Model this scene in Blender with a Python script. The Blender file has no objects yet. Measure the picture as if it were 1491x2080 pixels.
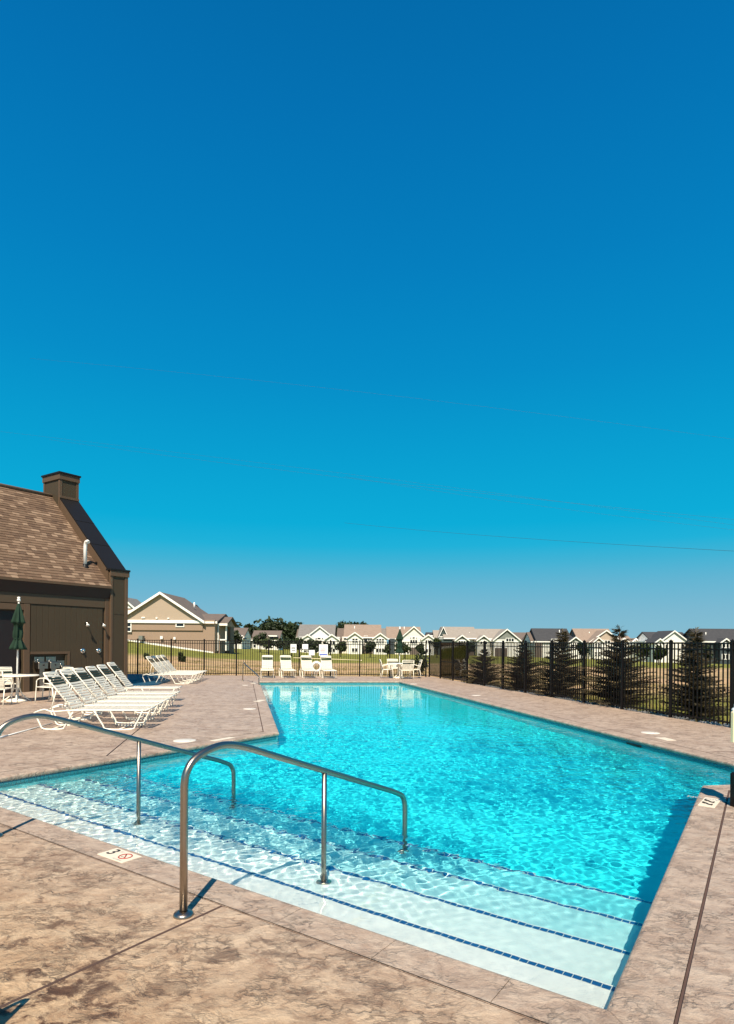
import bpy, bmesh, math, random
from mathutils import Vector, Matrix, noise
random.seed(7)
S = bpy.context.scene
COL = S.collection
# ---------------------------------------------------------------- camera
EYE = 1.7; F = 1240.0; CX = 745.5; CY = 1306.0; ROLL = .008
cam = bpy.data.cameras.new('camera'); camo = bpy.data.objects.new('camera', cam); COL.objects.link(camo)
cam.sensor_fit = 'HORIZONTAL'; cam.sensor_width = 36; cam.lens = 36*F/1491
cam.shift_y = (CY-1040)/1491
camo.location = (0, 0, EYE)
camo.rotation_euler = (Matrix.Rotation(math.radians(90), 4, 'X') @ Matrix.Rotation(ROLL, 4, 'Z')).to_euler()
cam.clip_start = .05; cam.clip_end = 6000
S.camera = camo
# ---------------------------------------------------------------- world, sun, exposure
EXPO = .62
SUN_EL = math.radians(52); SUN_AZ = math.radians(4.5)      # light travels towards azimuth 4.5 deg right of the view
w = bpy.data.worlds.new('World'); S.world = w; w.use_nodes = True
nt = w.node_tree; nt.nodes.clear()
out = nt.nodes.new('ShaderNodeOutputWorld'); bg = nt.nodes.new('ShaderNodeBackground')
sky = nt.nodes.new('ShaderNodeTexSky'); sky.sky_type = 'NISHITA'; sky.sun_disc = False
sky.sun_elevation = SUN_EL; sky.sun_rotation = math.pi+SUN_AZ; sky.air_density = 1.0; sky.dust_density = .6; sky.ozone_density = 2
# the clear sky deepens from pale at the horizon to strong blue overhead, the same all the way round
tc = nt.nodes.new('ShaderNodeTexCoord'); sx = nt.nodes.new('ShaderNodeSeparateXYZ'); rp = nt.nodes.new('ShaderNodeValToRGB')
mx = nt.nodes.new('ShaderNodeMix'); mx.data_type = 'RGBA'; mx.inputs[0].default_value = .99
nt.links.new(tc.outputs['Generated'], sx.inputs[0]); nt.links.new(sx.outputs['Z'], rp.inputs[0])
def lin(c): return tuple((v/255/12.92 if v/255 <= .04045 else ((v/255+.055)/1.055)**2.4) for v in c)+(1,)
el = rp.color_ramp; el.interpolation = 'LINEAR'
SKY = [(0, (138,190,209)), (.05, (123,184,209)), (.095, (98,180,210)), (.13, (62,178,213)), (.155, (26,177,217)), (.19, (0,172,216)), (.3, (0,157,208)), (.4, (0,141,200)), (.52, (0,127,191)), (.66, (0,113,179)), (1.0, (0,74,132))]
for i, (p, c) in enumerate(SKY):
    e = el.elements[0] if i == 0 else (el.elements[1] if i == 1 else el.elements.new(p)); e.position = p; e.color = lin(c)
# keep the Nishita sky's own brightness variation as a small share
sc = nt.nodes.new('ShaderNodeVectorMath'); sc.operation = 'SCALE'; sc.inputs['Scale'].default_value = 10/2**EXPO
nt.links.new(rp.outputs[0], sc.inputs[0]); nt.links.new(sky.outputs[0], mx.inputs[6]); nt.links.new(sc.outputs[0], mx.inputs[7])
nt.links.new(mx.outputs[2], bg.inputs[0]); bg.inputs[1].default_value = .1; nt.links.new(bg.outputs[0], out.inputs[0])
sl = bpy.data.lights.new('sun', 'SUN'); sl.energy = 5.0; sl.angle = math.radians(.55); sl.color = (1, .885, .70)
so = bpy.data.objects.new('sun', sl); COL.objects.link(so)
sdir = Vector((math.sin(SUN_AZ)*math.cos(SUN_EL), math.cos(SUN_AZ)*math.cos(SUN_EL), -math.sin(SUN_EL)))
so.rotation_euler = sdir.to_track_quat('-Z', 'Y').to_euler(); so.location = (0, -20, 30)
vs = S.view_settings; vs.view_transform = 'Standard'; vs.look = 'None'; vs.exposure = EXPO; vs.gamma = 1; vs.use_curve_mapping = False
S.render.engine = 'CYCLES'; S.cycles.use_denoising = True
S.cycles.max_bounces = 10; S.cycles.transparent_max_bounces = 12; S.cycles.transmission_bounces = 8
# ---------------------------------------------------------------- helpers
def hz(px, py): return (px-CX)-ROLL*(CY-py), (CY-py)+ROLL*(px-CX)
def P(px, py, z=0.0):
    r, up = hz(px, py); d = F*(z-EYE)/up
    return Vector((r*d/F, d))
def at(px, py, d):
    r, up = hz(px, py); return Vector((r*d/F, d, EYE+up*d/F))
def V2(a, b=None): return Vector(a if b is None else (a, b)).to_2d()
def V3(p, z): return Vector((p[0], p[1], z))

class M:
    def __init__(s): s.v = []; s.f = []; s.mi = []; s.sm = []; s.cur = 0
    def add(s, vs, fs, smooth=False):
        b = len(s.v); s.v += [tuple(v) for v in vs]
        for f in fs: s.f.append(tuple(b+i for i in f)); s.mi.append(s.cur); s.sm.append(smooth)
        return s
    def box(s, a, b, mtx=None):
        x0, y0, z0 = a; x1, y1, z1 = b
        v = [Vector(c) for c in ((x0,y0,z0),(x1,y0,z0),(x1,y1,z0),(x0,y1,z0),(x0,y0,z1),(x1,y0,z1),(x1,y1,z1),(x0,y1,z1))]
        if mtx is not None: v = [mtx @ c for c in v]
        return s.add(v, [(0,3,2,1),(4,5,6,7),(0,1,5,4),(1,2,6,5),(2,3,7,6),(3,0,4,7)])
    def rbox(s, a, b, r, mtx=None):      # box with chamfered vertical and top edges
        x0, y0, z0 = a; x1, y1, z1 = b; r = min(r, (x1-x0)/2.1, (y1-y0)/2.1, (z1-z0)/1.1)
        ring = lambda e, z: [Vector(c) for c in ((x0+e+r*(e==0),y0+e,z),(x1-e-r*(e==0),y0+e,z),(x1-e,y0+e+r*(e==0),z),(x1-e,y1-e-r*(e==0),z),(x1-e-r*(e==0),y1-e,z),(x0+e+r*(e==0),y1-e,z),(x0+e,y1-e-r*(e==0),z),(x0+e,y0+e+r*(e==0),z))]
        v = ring(0, z0)+ring(0, z1-r)+ring(r, z1)
        if mtx is not None: v = [mtx @ c for c in v]
        fs = [tuple(range(7, -1, -1)), tuple(range(16, 24))]
        for k in range(2):
            for i in range(8): j = (i+1) % 8; fs.append((k*8+i, k*8+j, k*8+8+j, k*8+8+i))
        return s.add(v, fs)
    def tube(s, pts, r, n=8, closed=False, caps=True, mtx=None):
        pts = [Vector(p) for p in pts]; N = len(pts); rs = r if isinstance(r, (list, tuple)) else [r]*N
        t0 = (pts[1]-pts[0]).normalized(); up = Vector((0,0,1)) if abs(t0.z) < .9 else Vector((1,0,0))
        nx = t0.cross(up).normalized(); vs = []
        for i, p in enumerate(pts):
            a = pts[(i-1) % N] if (i or closed) else p; b = pts[(i+1) % N] if (i < N-1 or closed) else p
            t = (b-a).normalized(); nx = (nx-t*nx.dot(t)).normalized(); ny = t.cross(nx)
            for k in range(n):
                an = 2*math.pi*k/n; vs.append(p+(nx*math.cos(an)+ny*math.sin(an))*rs[i])
        if mtx is not None: vs = [mtx @ c for c in vs]
        fs = []
        for i in range(N if closed else N-1):
            j = (i+1) % N
            for k in range(n): l = (k+1) % n; fs.append((i*n+k, i*n+l, j*n+l, j*n+k))
        s.add(vs, fs, True)
        if caps and not closed:
            b = len(s.v)-len(vs)
            for f in (tuple(b+k for k in range(n-1, -1, -1)), tuple(b+(N-1)*n+k for k in range(n))): s.f.append(f); s.mi.append(s.cur); s.sm.append(False)
        return s
    def lathe(s, prof, n=20, c=(0,0,0), smooth=True, fn=None):
        vs = []; c = Vector(c)
        for i, (r, z) in enumerate(prof):
            for k in range(n):
                a = 2*math.pi*k/n; rr = r*(fn(a, i) if fn else 1); vs.append(c+Vector((rr*math.cos(a), rr*math.sin(a), z)))
        fs = [(i*n+k, i*n+(k+1) % n, (i+1)*n+(k+1) % n, (i+1)*n+k) for i in range(len(prof)-1) for k in range(n)]
        return s.add(vs, fs, smooth)
    def prism(s, poly, z0, z1):
        n = len(poly); v = [V3(p, z0) for p in poly]+[V3(p, z1) for p in poly]
        return s.add(v, [tuple(range(n-1, -1, -1)), tuple(range(n, 2*n))]+[(i, (i+1) % n, n+(i+1) % n, n+i) for i in range(n)])
    def build(s, name, mats, parent=None, mtx=None):
        me = bpy.data.meshes.new(name); me.from_pydata(s.v, [], s.f)
        for m in (mats if isinstance(mats, (list, tuple)) else [mats]): me.materials.append(m)
        me.polygons.foreach_set('material_index', s.mi); me.polygons.foreach_set('use_smooth', s.sm); me.update()
        o = bpy.data.objects.new(name, me); COL.objects.link(o)
        if parent is not None: o.parent = parent
        if mtx is not None: o.matrix_local = mtx
        return o
def inst(me, name, parent=None, mtx=None):
    o = bpy.data.objects.new(name, me); COL.objects.link(o)
    if parent is not None: o.parent = parent
    if mtx is not None: o.matrix_local = mtx
    return o
def tag(o, label=None, cat=None, group=None, kind=None):
    if label: o['label'] = label
    if cat: o['category'] = cat
    if group: o['group'] = group
    if kind: o['kind'] = kind
    return o
def empty(name, loc=(0,0,0), rz=0.0, label=None, cat=None, group=None, kind=None):
    o = bpy.data.objects.new(name, None); COL.objects.link(o); o.location = loc; o.rotation_euler = (0, 0, rz)
    return tag(o, label, cat, group, kind)
def copy_tree(o, parent=None):
    c = o.copy(); COL.objects.link(c)
    if parent is not None: c.parent = parent
    for ch in KIDS.get(o.name, [x for x in o.children]): copy_tree(ch, c)
    return c
KIDS = {}
def clip(poly, p, n):        # keep the side where (x-p).n >= 0
    res = []
    for i in range(len(poly)):
        a, b = poly[i], poly[(i+1) % len(poly)]; da, db = (a-p).dot(n), (b-p).dot(n)
        if da >= 0: res.append(a)
        if (da > 1e-9 and db < -1e-9) or (da < -1e-9 and db > 1e-9): res.append(a+(b-a)*(da/(da-db)))
    return res
def inside(p, poly):
    c = False
    for i in range(len(poly)):
        a, b = poly[i], poly[i-1]
        if (a[1] > p[1]) != (b[1] > p[1]) and p[0] < (b[0]-a[0])*(p[1]-a[1])/(b[1]-a[1])+a[0]: c = not c
    return c
# ---------------------------------------------------------------- materials
MT = {}
class NB:
    def __init__(s, name):
        s.m = bpy.data.materials.new(name); s.m.use_nodes = True; s.t = s.m.node_tree; s.b = s.t.nodes['Principled BSDF']; MT[name] = s.m
        s.tc = s.t.nodes.new('ShaderNodeTexCoord'); s.geo = s.t.nodes.new('ShaderNodeNewGeometry')
    def n(s, typ, ins=None, **kw):
        x = s.t.nodes.new('ShaderNode'+typ)
        for k, v in kw.items(): setattr(x, k, v)
        for k, v in (ins or {}).items():
            i = x.inputs[k]
            if isinstance(v, bpy.types.NodeSocket): s.t.links.new(v, i)
            else: i.default_value = v
        return x
    def pos(s, scale=(1,1,1), rot=(0,0,0), obj=False):
        return s.n('Mapping', {'Vector': s.tc.outputs['Object'] if obj else s.geo.outputs['Position'], 'Scale': scale, 'Rotation': rot}).outputs[0]
    def noise(s, vec, scale, detail=6, rough=.6, dist=0, **kw): return s.n('TexNoise', {'Vector': vec, 'Scale': scale, 'Detail': detail, 'Roughness': rough, 'Distortion': dist}, **kw).outputs[0]
    def ramp(s, fac, stops, interp='LINEAR'):
        x = s.n('ValToRGB', {'Fac': fac}); e = x.color_ramp; e.interpolation = interp
        for i, (p, c) in enumerate(stops):
            if not isinstance(c, (tuple, list)): c = (c, c, c)
            k = e.elements[i] if i < 2 else e.elements.new(p); k.position = p; k.color = (*c, 1)
        return x.outputs[0]
    def mix(s, f, a, b, mode='MIX'):
        x = s.n('Mix', data_type='RGBA', blend_type=mode)
        for i, v in ((0, f), (6, a), (7, b)):
            if isinstance(v, bpy.types.NodeSocket): s.t.links.new(v, x.inputs[i])
            else: x.inputs[i].default_value = v if i == 0 else (*v, 1)
        return x.outputs[2]
    def math(s, op, a, b=0.0, c=None, clamp=False):
        x = s.n('Math', operation=op, use_clamp=clamp)
        for i, v in enumerate((a, b) if c is None else (a, b, c)):
            if isinstance(v, bpy.types.NodeSocket): s.t.links.new(v, x.inputs[i])
            else: x.inputs[i].default_value = v
        return x.outputs[0]
    def out(s, col=None, rough=None, bump=None, bstr=.3, bdist=.01, **kw):
        for k, v in (('Base Color', col), ('Roughness', rough)):
            if v is None: continue
            if isinstance(v, bpy.types.NodeSocket): s.t.links.new(v, s.b.inputs[k])
            else: s.b.inputs[k].default_value = (*v, 1) if k == 'Base Color' else v
        for k, v in kw.items(): s.b.inputs[k.replace('_', ' ')].default_value = v
        if bump is not None:
            bp = s.n('Bump', {'Height': bump, 'Strength': bstr, 'Distance': bdist}); s.t.links.new(bp.outputs[0], s.b.inputs['Normal'])
        return s.m
def plain(name, c, rough=.6, var=.12, scale=6, bstr=.15, bdist=.004, **kw):
    b = NB(name); p = b.pos(); nz = b.noise(p, scale)
    col = b.mix(nz, tuple(x*(1-var) for x in c), tuple(min(1, x*(1+var)) for x in c))
    fine = b.noise(p, scale*14, 4)
    return b.out(col, b.math('MULTIPLY_ADD', fine, .15, rough-.075), fine, bstr, bdist, **kw)

def mat_concrete(name, cop):
    b = NB(name); p = b.pos()
    # stamped stone: warm tan with grey-pink zones, cleft ridges and brown stain pools
    wn = b.n('VectorMath', {0: b.n('TexNoise', {'Vector': p, 'Scale': 4.0, 'Detail': 5}).outputs[1], 1: (.5, .5, .5)}, operation='SUBTRACT').outputs[0]
    warp = b.n('VectorMath', {0: p, 1: b.n('VectorMath', {0: wn, 'Scale': .16}, operation='SCALE').outputs[0]}, operation='ADD').outputs[0]
    sq = b.n('Mapping', {'Vector': warp, 'Scale': (1.0, 1.35, 1), 'Rotation': (0, 0, math.radians(35))}).outputs[0]
    m1 = b.noise(sq, 5.0, 10, .72)
    m2 = b.noise(sq, 9.0, 9, .7, .1)
    low = b.noise(p, 1.3, 4, .55)
    # wrinkles: ridged noise at two sizes, and faceted stone faces
    def ridge(vec, sc, w0, w1, dt=8, ro=.6): r = b.math('ABSOLUTE', b.math('SUBTRACT', b.noise(vec, sc, dt, ro), .5)); return b.ramp(r, [(0, 1.0), (w0, .55), (w1, 0.0)])
    r1 = b.math('MULTIPLY', ridge(sq, 3.1, .010, .035), b.ramp(b.noise(p, 2.1, 3), [(.44, 0.0), (.60, 1.0)]))
    r2 = b.math('MULTIPLY', ridge(sq, 8.5, .015, .05), b.ramp(b.noise(p, 3.3, 3), [(.46, 0.0), (.62, 1.0)]))
    fac = b.n('TexVoronoi', {'Vector': sq, 'Scale': 5.5, 'Randomness': 1.0}, feature='SMOOTH_F1').outputs[0]
    zone = b.noise(p, .35, 3, .5)
    sepd = b.n('SeparateXYZ', {'Vector': p})
    # warm, heavily stained on the entry side of the pool; greyer further along
    near = b.math('SUBTRACT', 1.0, b.n('MapRange', {0: b.math('ADD', b.math('MULTIPLY', sepd.outputs[0], .57), b.math('MULTIPLY', sepd.outputs[1], .82)), 1: 1.4, 2: 3.4}).outputs[0], clamp=True)
    warm = b.math('MULTIPLY_ADD', near, .8 if not cop else .10, b.math('MULTIPLY', zone, .3), clamp=True)
    base = b.mix(warm, (.35, .262, .212), (.405, .262, .150))
    lt = b.mix(warm, (.455, .36, .295), (.58, .41, .25))
    dk = b.mix(warm, (.225, .148, .110), (.175, .070, .024))
    col = b.mix(b.ramp(m1, [(.40, 0.0), (.58, 1.0)]), base, lt)
    col = b.mix(b.math('MULTIPLY', b.ramp(m2, [(.50, 0.0), (.62, 1.0)]), .42 if not cop else .35), col, dk)
    col = b.mix(b.math('MULTIPLY', b.ramp(low, [(.48, 0.0), (.66, 1.0)]), .28 if not cop else .2), col, dk)
    col = b.mix(b.math('MULTIPLY', b.math('MAXIMUM', r1, b.math('MULTIPLY', r2, .7)), .5 if not cop else .25), col, (.12, .045, .018))
    blob = b.noise(sq, 4.2, 10, .74)
    big = b.noise(p, 1.15, 3, .55)
    pool_ = b.ramp(big, [(.46, 0.0), (.55, 1.0)])
    st = b.math('MULTIPLY', b.ramp(blob, [(.50, 0.0), (.545, .75), (.59, 1.0)]), b.math('MULTIPLY_ADD', pool_, .9, .1))
    st = b.math('MULTIPLY', st, b.math('MULTIPLY_ADD', near, .85, .12) if not cop else .10, clamp=True)
    col = b.mix(st, col, (.048, .013, .003))
    fine = b.noise(p, 85, 5, .75)
    col = b.mix(.38, col, b.mix(fine, (.18, .18, .18), (.84, .84, .84)), 'OVERLAY')
    hgt = b.math('ADD', b.math('MULTIPLY', m1, .9), b.math('ADD', b.math('MULTIPLY', b.math('MAXIMUM', r1, r2), -.28), b.math('ADD', b.math('MULTIPLY', m2, .45), b.math('ADD', b.math('MULTIPLY', fac, .5), b.math('MULTIPLY', fine, .06)))))
    b.out(col, b.ramp(m1, [(.3, .64), (.7, .42)]), hgt, .95, .03)
    return b.m
mat_concrete('stamped_concrete', False); mat_concrete('coping_concrete', True)
plain('joint_caulk', (.085, .05, .042), .8, .3)
plain('white_frame', (.88, .82, .70), .35, .06, 3, .05)
plain('white_strap', (.68, .63, .53), .5, .08, 8, .08)
plain('green_strap', (.004, .020, .013), .85, .1, 8, .08)
plain('green_canvas', (.002, .024, .010), .85, .25, 5, .3)
plain('white_pole_paint', (.82, .80, .76), .3, .04)
plain('black_aluminium', (.0045, .0028, .0028), .5, .2, 5, .05, Specular_IOR_Level=.25)
plain('brown_trim', (.092, .055, .030), .7, .12, 3, .2)
plain('olive_siding', (.046, .031, .014), .75, .12, 2.2, .3)
plain('frieze_board', (.068, .044, .023), .7, .1, 2, .2)
plain('door_paint', (.008, .003, .003), .6, .1)
plain('soffit_shade', (.02, .010, .008), .7, .1)  # near-black colour stands in for the shade under the eave
plain('black_cap', (.010, .009, .009), .5, .15, 2, .08, Specular_IOR_Level=.25)
plain('pvc', (.80, .79, .76), .4, .05)
plain('tile_blue', (.008, .085, .25), .25, .25, 11, .05)
plain('tile_teal', (.03, .20, .24), .25, .35, 22, .05)
plain('grout', (.55, .60, .58), .8, .1)
plain('marker_cream', (.66, .58, .47), .5, .06)
plain('lid_cream', (.66, .61, .54), .5, .05)
plain('sign_white', (.80, .79, .78), .5, .03)
plain('ink_black', (.02, .018, .018), .6, .1)
plain('ink_red', (.33, .03, .02), .6, .1)
plain('ink_pink', (.75, .30, .32), .6, .1)
plain('ink_grey', (.38, .36, .34), .6, .1)
plain('ink_blue', (.10, .14, .50), .6, .1)
plain('cream_cover', (.74, .64, .40), .45, .05)
plain('dark_blue_cover', (.003, .045, .085), .6, .15, 3)
plain('rock', (.50, .45, .40), .8, .25, 9, .6, .02)
plain('bark', (.07, .048, .032), .9, .3, 10, .6, .01)
plain('wire', (.03, .035, .04), .6)
def metal(name, c, r):
    b = NB(name); p = b.pos((1, 1, 8)); nz = b.noise(p, 30, 4)
    b.out(c, b.math('MULTIPLY_ADD', nz, .16, r), nz, .05, .002, Metallic=1.0)
metal('stainless', (.36, .31, .26), .24); metal('chrome', (.75, .75, .76), .08)
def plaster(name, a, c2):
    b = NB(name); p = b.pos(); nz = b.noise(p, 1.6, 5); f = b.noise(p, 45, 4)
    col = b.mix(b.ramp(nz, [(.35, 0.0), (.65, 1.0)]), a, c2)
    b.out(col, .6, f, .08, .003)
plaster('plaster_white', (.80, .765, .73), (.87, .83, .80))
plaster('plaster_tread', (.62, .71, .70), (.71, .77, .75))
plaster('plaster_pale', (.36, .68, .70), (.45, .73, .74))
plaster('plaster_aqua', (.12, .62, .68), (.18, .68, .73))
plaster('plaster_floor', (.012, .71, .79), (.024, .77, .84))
b = NB('water_surface'); b.t.nodes.remove(b.b); g = b.n('BsdfGlass', {'Color': (.94, 1, 1, 1), 'Roughness': 0.0, 'IOR': 1.33})
b.t.links.new(g.outputs[0], [x for x in b.t.nodes if x.type == 'OUTPUT_MATERIAL'][0].inputs[0])
def shingle(name, cols, obj_rand=True, cw=.28, ch=.16):
    b = NB(name)
    if obj_rand:
        r = b.n('ObjectInfo').outputs['Random']; a = b.n('Attribute', attribute_name='rnd').outputs['Fac']
        f = b.n('TexWhiteNoise', {'W': b.math('ADD', r, a)}, noise_dimensions='1D').outputs[0]
    else: f = b.noise(b.pos((1, 1, 3)), 1.6, 8, .8)
    col = b.ramp(f, [(i/(len(cols)-1)*(1 if obj_rand else .4)+(0 if obj_rand else .3), c) for i, c in enumerate(cols)])
    g = b.noise(b.pos(), 30, 5, .8); col = b.mix(.35, col, b.mix(g, (.15,)*3, (.85,)*3), 'OVERLAY')
    b.out(col, .9, g, .3, .004)
shingle('brown_shingle', [(.095,.055,.034), (.12,.070,.042), (.14,.085,.052), (.165,.102,.064), (.27,.18,.12)])
shingle('roof_tan', [(.20,.145,.115), (.25,.185,.145), (.30,.225,.18)], False)
shingle('roof_grey', [(.13,.125,.12), (.17,.16,.155), (.21,.20,.19)], False)
shingle('roof_taupe', [(.22,.19,.16), (.27,.235,.205), (.31,.275,.24)], False)
shingle('roof_charcoal', [(.030,.030,.034), (.042,.042,.047), (.058,.057,.062)], False)
shingle('roof_brown', [(.10,.075,.065), (.13,.10,.085), (.155,.12,.10)], False)
def siding(name, c, pitch=.13):
    b = NB(name); z = b.n('SeparateXYZ', {'Vector': b.geo.outputs['Position']}).outputs[2]
    fr = b.math('FRACT', b.math('DIVIDE', z, pitch)); nz = b.noise(b.pos(), 3, 4)
    col = b.mix(nz, tuple(x*.93 for x in c), tuple(min(1, x*1.06) for x in c))
    b.out(col, .65, fr, .9, .02)
for nm, c in dict(siding_white=(.86,.84,.79), siding_tan=(.35,.245,.18), siding_beige=(.46,.36,.28), siding_grey=(.20,.215,.20), siding_blue=(.04,.055,.065), siding_green=(.055,.08,.08), siding_brown=(.13,.10,.085), siding_cream=(.78,.73,.66)).items(): siding(nm, c)
plain('trim_white', (.86, .84, .79), .5, .03)
b = NB('window_glass'); b.out((.015, .018, .022), .06, None, IOR=1.5)
b = NB('amber_acrylic'); b.t.nodes.remove(b.b)
tr = b.n('BsdfTransparent', {0: (.50, .30, .14, 1)}); gl = b.n('BsdfGlossy', {'Roughness': .05}); fz = b.n('Fresnel', {0: 1.45}); mm = b.n('MixShader', {0: fz.outputs[0], 1: tr.outputs[0], 2: gl.outputs[0]})
b.t.links.new(mm.outputs[0], [x for x in b.t.nodes if x.type == 'OUTPUT_MATERIAL'][0].inputs[0])
b = NB('clear_acrylic'); b.t.nodes.remove(b.b)
tr = b.n('BsdfTransparent', {0: (.62, .66, .64, 1)}); gl = b.n('BsdfGlossy', {'Roughness': .05}); fz = b.n('Fresnel', {0: 1.45}); mm = b.n('MixShader', {0: fz.outputs[0], 1: tr.outputs[0], 2: gl.outputs[0]})
b.t.links.new(mm.outputs[0], [x for x in b.t.nodes if x.type == 'OUTPUT_MATERIAL'][0].inputs[0])
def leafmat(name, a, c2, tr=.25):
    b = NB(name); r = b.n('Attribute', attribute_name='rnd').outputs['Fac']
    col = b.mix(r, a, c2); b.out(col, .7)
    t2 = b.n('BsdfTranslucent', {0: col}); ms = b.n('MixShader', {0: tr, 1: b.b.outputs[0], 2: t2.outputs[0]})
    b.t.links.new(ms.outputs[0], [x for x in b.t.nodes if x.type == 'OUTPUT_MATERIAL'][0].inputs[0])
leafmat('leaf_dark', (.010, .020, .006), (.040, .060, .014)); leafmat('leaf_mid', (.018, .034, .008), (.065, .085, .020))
leafmat('needle', (.020, .018, .008), (.12, .088, .040), .15); leafmat('needle_tip', (.05, .05, .02), (.16, .13, .05), .1)
# terrain: lawn / straw / bare earth zones
b = NB('field'); p = b.pos(); sp = b.n('SeparateXYZ', {'Vector': p}); X, Y = sp.outputs[0], sp.outputs[1]
wob = b.math('MULTIPLY', b.math('SUBTRACT', b.noise(p, .06, 4), .5), 26)
yy = b.math('ADD', Y, wob)
yl = b.math('ADD', yy, b.math('MULTIPLY', b.math('MINIMUM', X, -5), -.75))       # lawn comes nearer on the left
lawn = b.n('MapRange', {0: yl, 1: 60, 2: 66}).outputs[0]
far = b.math('ADD', b.math('MULTIPLY', b.n('MapRange', {0: Y, 1: 20, 2: 24}).outputs[0], -1), 1)
patch = b.ramp(b.noise(p, .22, 5, .65), [(.46, 0.0), (.6, 1.0)])
gn = b.noise(p, 1.3, 8, .7); gc = b.mix(b.ramp(gn, [(.3, 0.0), (.7, 1.0)]), (.075, .085, .006), (.27, .25, .022))
straw = b.mix(b.noise(p, .9, 8, .7), (.28, .165, .055), (.62, .42, .21))
dirt = b.mix(b.noise(b.pos((1, 3, 1)), .5, 8, .75), (.27, .14, .065), (.66, .45, .26))
sd = b.mix(b.ramp(b.noise(b.pos((.5, 1.5, 1)), .3, 5, .6), [(.4, 0.0), (.58, 1.0)]), straw, dirt)
sd = b.mix(b.math('MULTIPLY', patch, .55), sd, (.12, .115, .022))
c = b.mix(b.math('MAXIMUM', lawn, b.math('MULTIPLY', far, b.math('GREATER_THAN', X, 4))), sd, gc)
b.out(c, .95, b.noise(p, 8, 8, .8), .8, .06)
# ================================================================ POOL AND DECK
ZW = -.11
A = P(1230, 2045); L1 = P(0, 1636.5); un = (L1-A).normalized(); nn = Vector((-un.y, un.x)) if -un.y > 0 else Vector((un.y, -un.x))
if nn.y < 0: nn = -nn
def isect(p, d, q, e):
    t = ((q-p).x*e.y-(q-p).y*e.x)/(d.x*e.y-d.y*e.x); return p+d*t
lb0, C = P(0, 1578.5), P(567, 1487.5)
B = isect(A, un, lb0, C-lb0)
D, E_, F1, G = P(527, 1384), P(810, 1384), P(1491, 1551), P(1426, 1594.5)
FF = isect(E_, F1-E_, G, Vector((.979, .16)))
POOL = [A, B, C, D, E_, FF, G]      # nose edge of the coping
# make it clockwise-independent: outward normal per edge
area = sum(POOL[i].x*POOL[(i+1) % 7].y-POOL[(i+1) % 7].x*POOL[i].y for i in range(7))
def edges(poly):
    res = []
    for i in range(len(poly)):
        p, q = poly[i], poly[(i+1) % len(poly)]; d = (q-p).normalized()
        o = Vector((d.y, -d.x)) * (1 if area > 0 else -1); res.append((p, q, d, o))
    return res
ED = edges(POOL)
def offset(poly_edges, o):
    N = len(poly_edges); res = []
    for i in range(N):
        p0, q0, d0, n0 = poly_edges[i-1]; p1, q1, d1, n1 = poly_edges[i]
        res.append(isect(p0+n0*o, d0, p1+n1*o, d1))
    return res
pool = empty('swimming_pool', (0,0,0)); tag(pool, 'long turquoise outdoor swimming pool with wide corner entry steps', 'swimming pool', kind='structure')
WALL = offset(ED, .03)
# basin: steps, floor, wall
NSTEP = [0, .565, 1.145, 1.735, 2.31]; ZSTEP = [-.28, -.43, -.58, -.74, -.92]
def band(n0, n1, poly=None):
    pl = clip(poly or WALL, A+nn*n0, nn)
    return clip(pl, A+nn*n1, -nn) if n1 is not None else pl
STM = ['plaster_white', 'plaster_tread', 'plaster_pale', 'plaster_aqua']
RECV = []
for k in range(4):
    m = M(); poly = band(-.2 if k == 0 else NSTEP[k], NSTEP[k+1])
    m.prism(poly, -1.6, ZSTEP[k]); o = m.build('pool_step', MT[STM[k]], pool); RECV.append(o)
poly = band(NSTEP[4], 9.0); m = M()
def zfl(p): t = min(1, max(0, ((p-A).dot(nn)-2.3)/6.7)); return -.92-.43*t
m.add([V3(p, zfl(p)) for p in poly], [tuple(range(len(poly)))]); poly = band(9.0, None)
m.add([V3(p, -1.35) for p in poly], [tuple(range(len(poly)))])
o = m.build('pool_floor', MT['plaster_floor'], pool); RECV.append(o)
m = M()
for i in range(7):
    a, c = WALL[i], WALL[(i+1) % 7]; m.add([V3(a, -.07), V3(c, -.07), V3(c, -1.7), V3(a, -1.7)], [(0,1,2,3)])
o = m.build('pool_wall', MT['plaster_aqua'], pool); RECV.append(o)
m = M(); rt = random.Random(4)          # waterline tiles: three courses of small squares on a grout bed
WT = offset(ED, .024)
for i in range(7):
    a, c = WT[i], WT[(i+1) % 7]; d = (c-a); L = d.length; d.normalize(); inn = -ED[i][3]; T = .05; cnt = int(L/T)
    m.cur = 1; m.add([V3(a, -.07), V3(c, -.07), V3(c, -.235), V3(a, -.235)], [(0,1,2,3)]); m.cur = 0
    for j in range(cnt):
        for r in range(3):
            z1 = -.074-r*.0535; z0 = z1-.049; p = a+d*(j*T+.002)+inn*.004; q = p+d*(T-.004); e = inn*.0035
            m.add([V3(p, z0), V3(q, z0), V3(q, z1), V3(p, z1), V3(p+e, z0+.002), V3(q+e, z0+.002), V3(q+e, z1-.002), V3(p+e, z1-.002)], [(4,5,6,7),(0,1,5,4),(2,3,7,6),(1,2,6,5),(3,0,4,7)])
o = m.build('waterline_tiles', [MT['tile_teal'], MT['grout']], pool); o['kind'] = 'stuff'; RECV.append(o)
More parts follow.
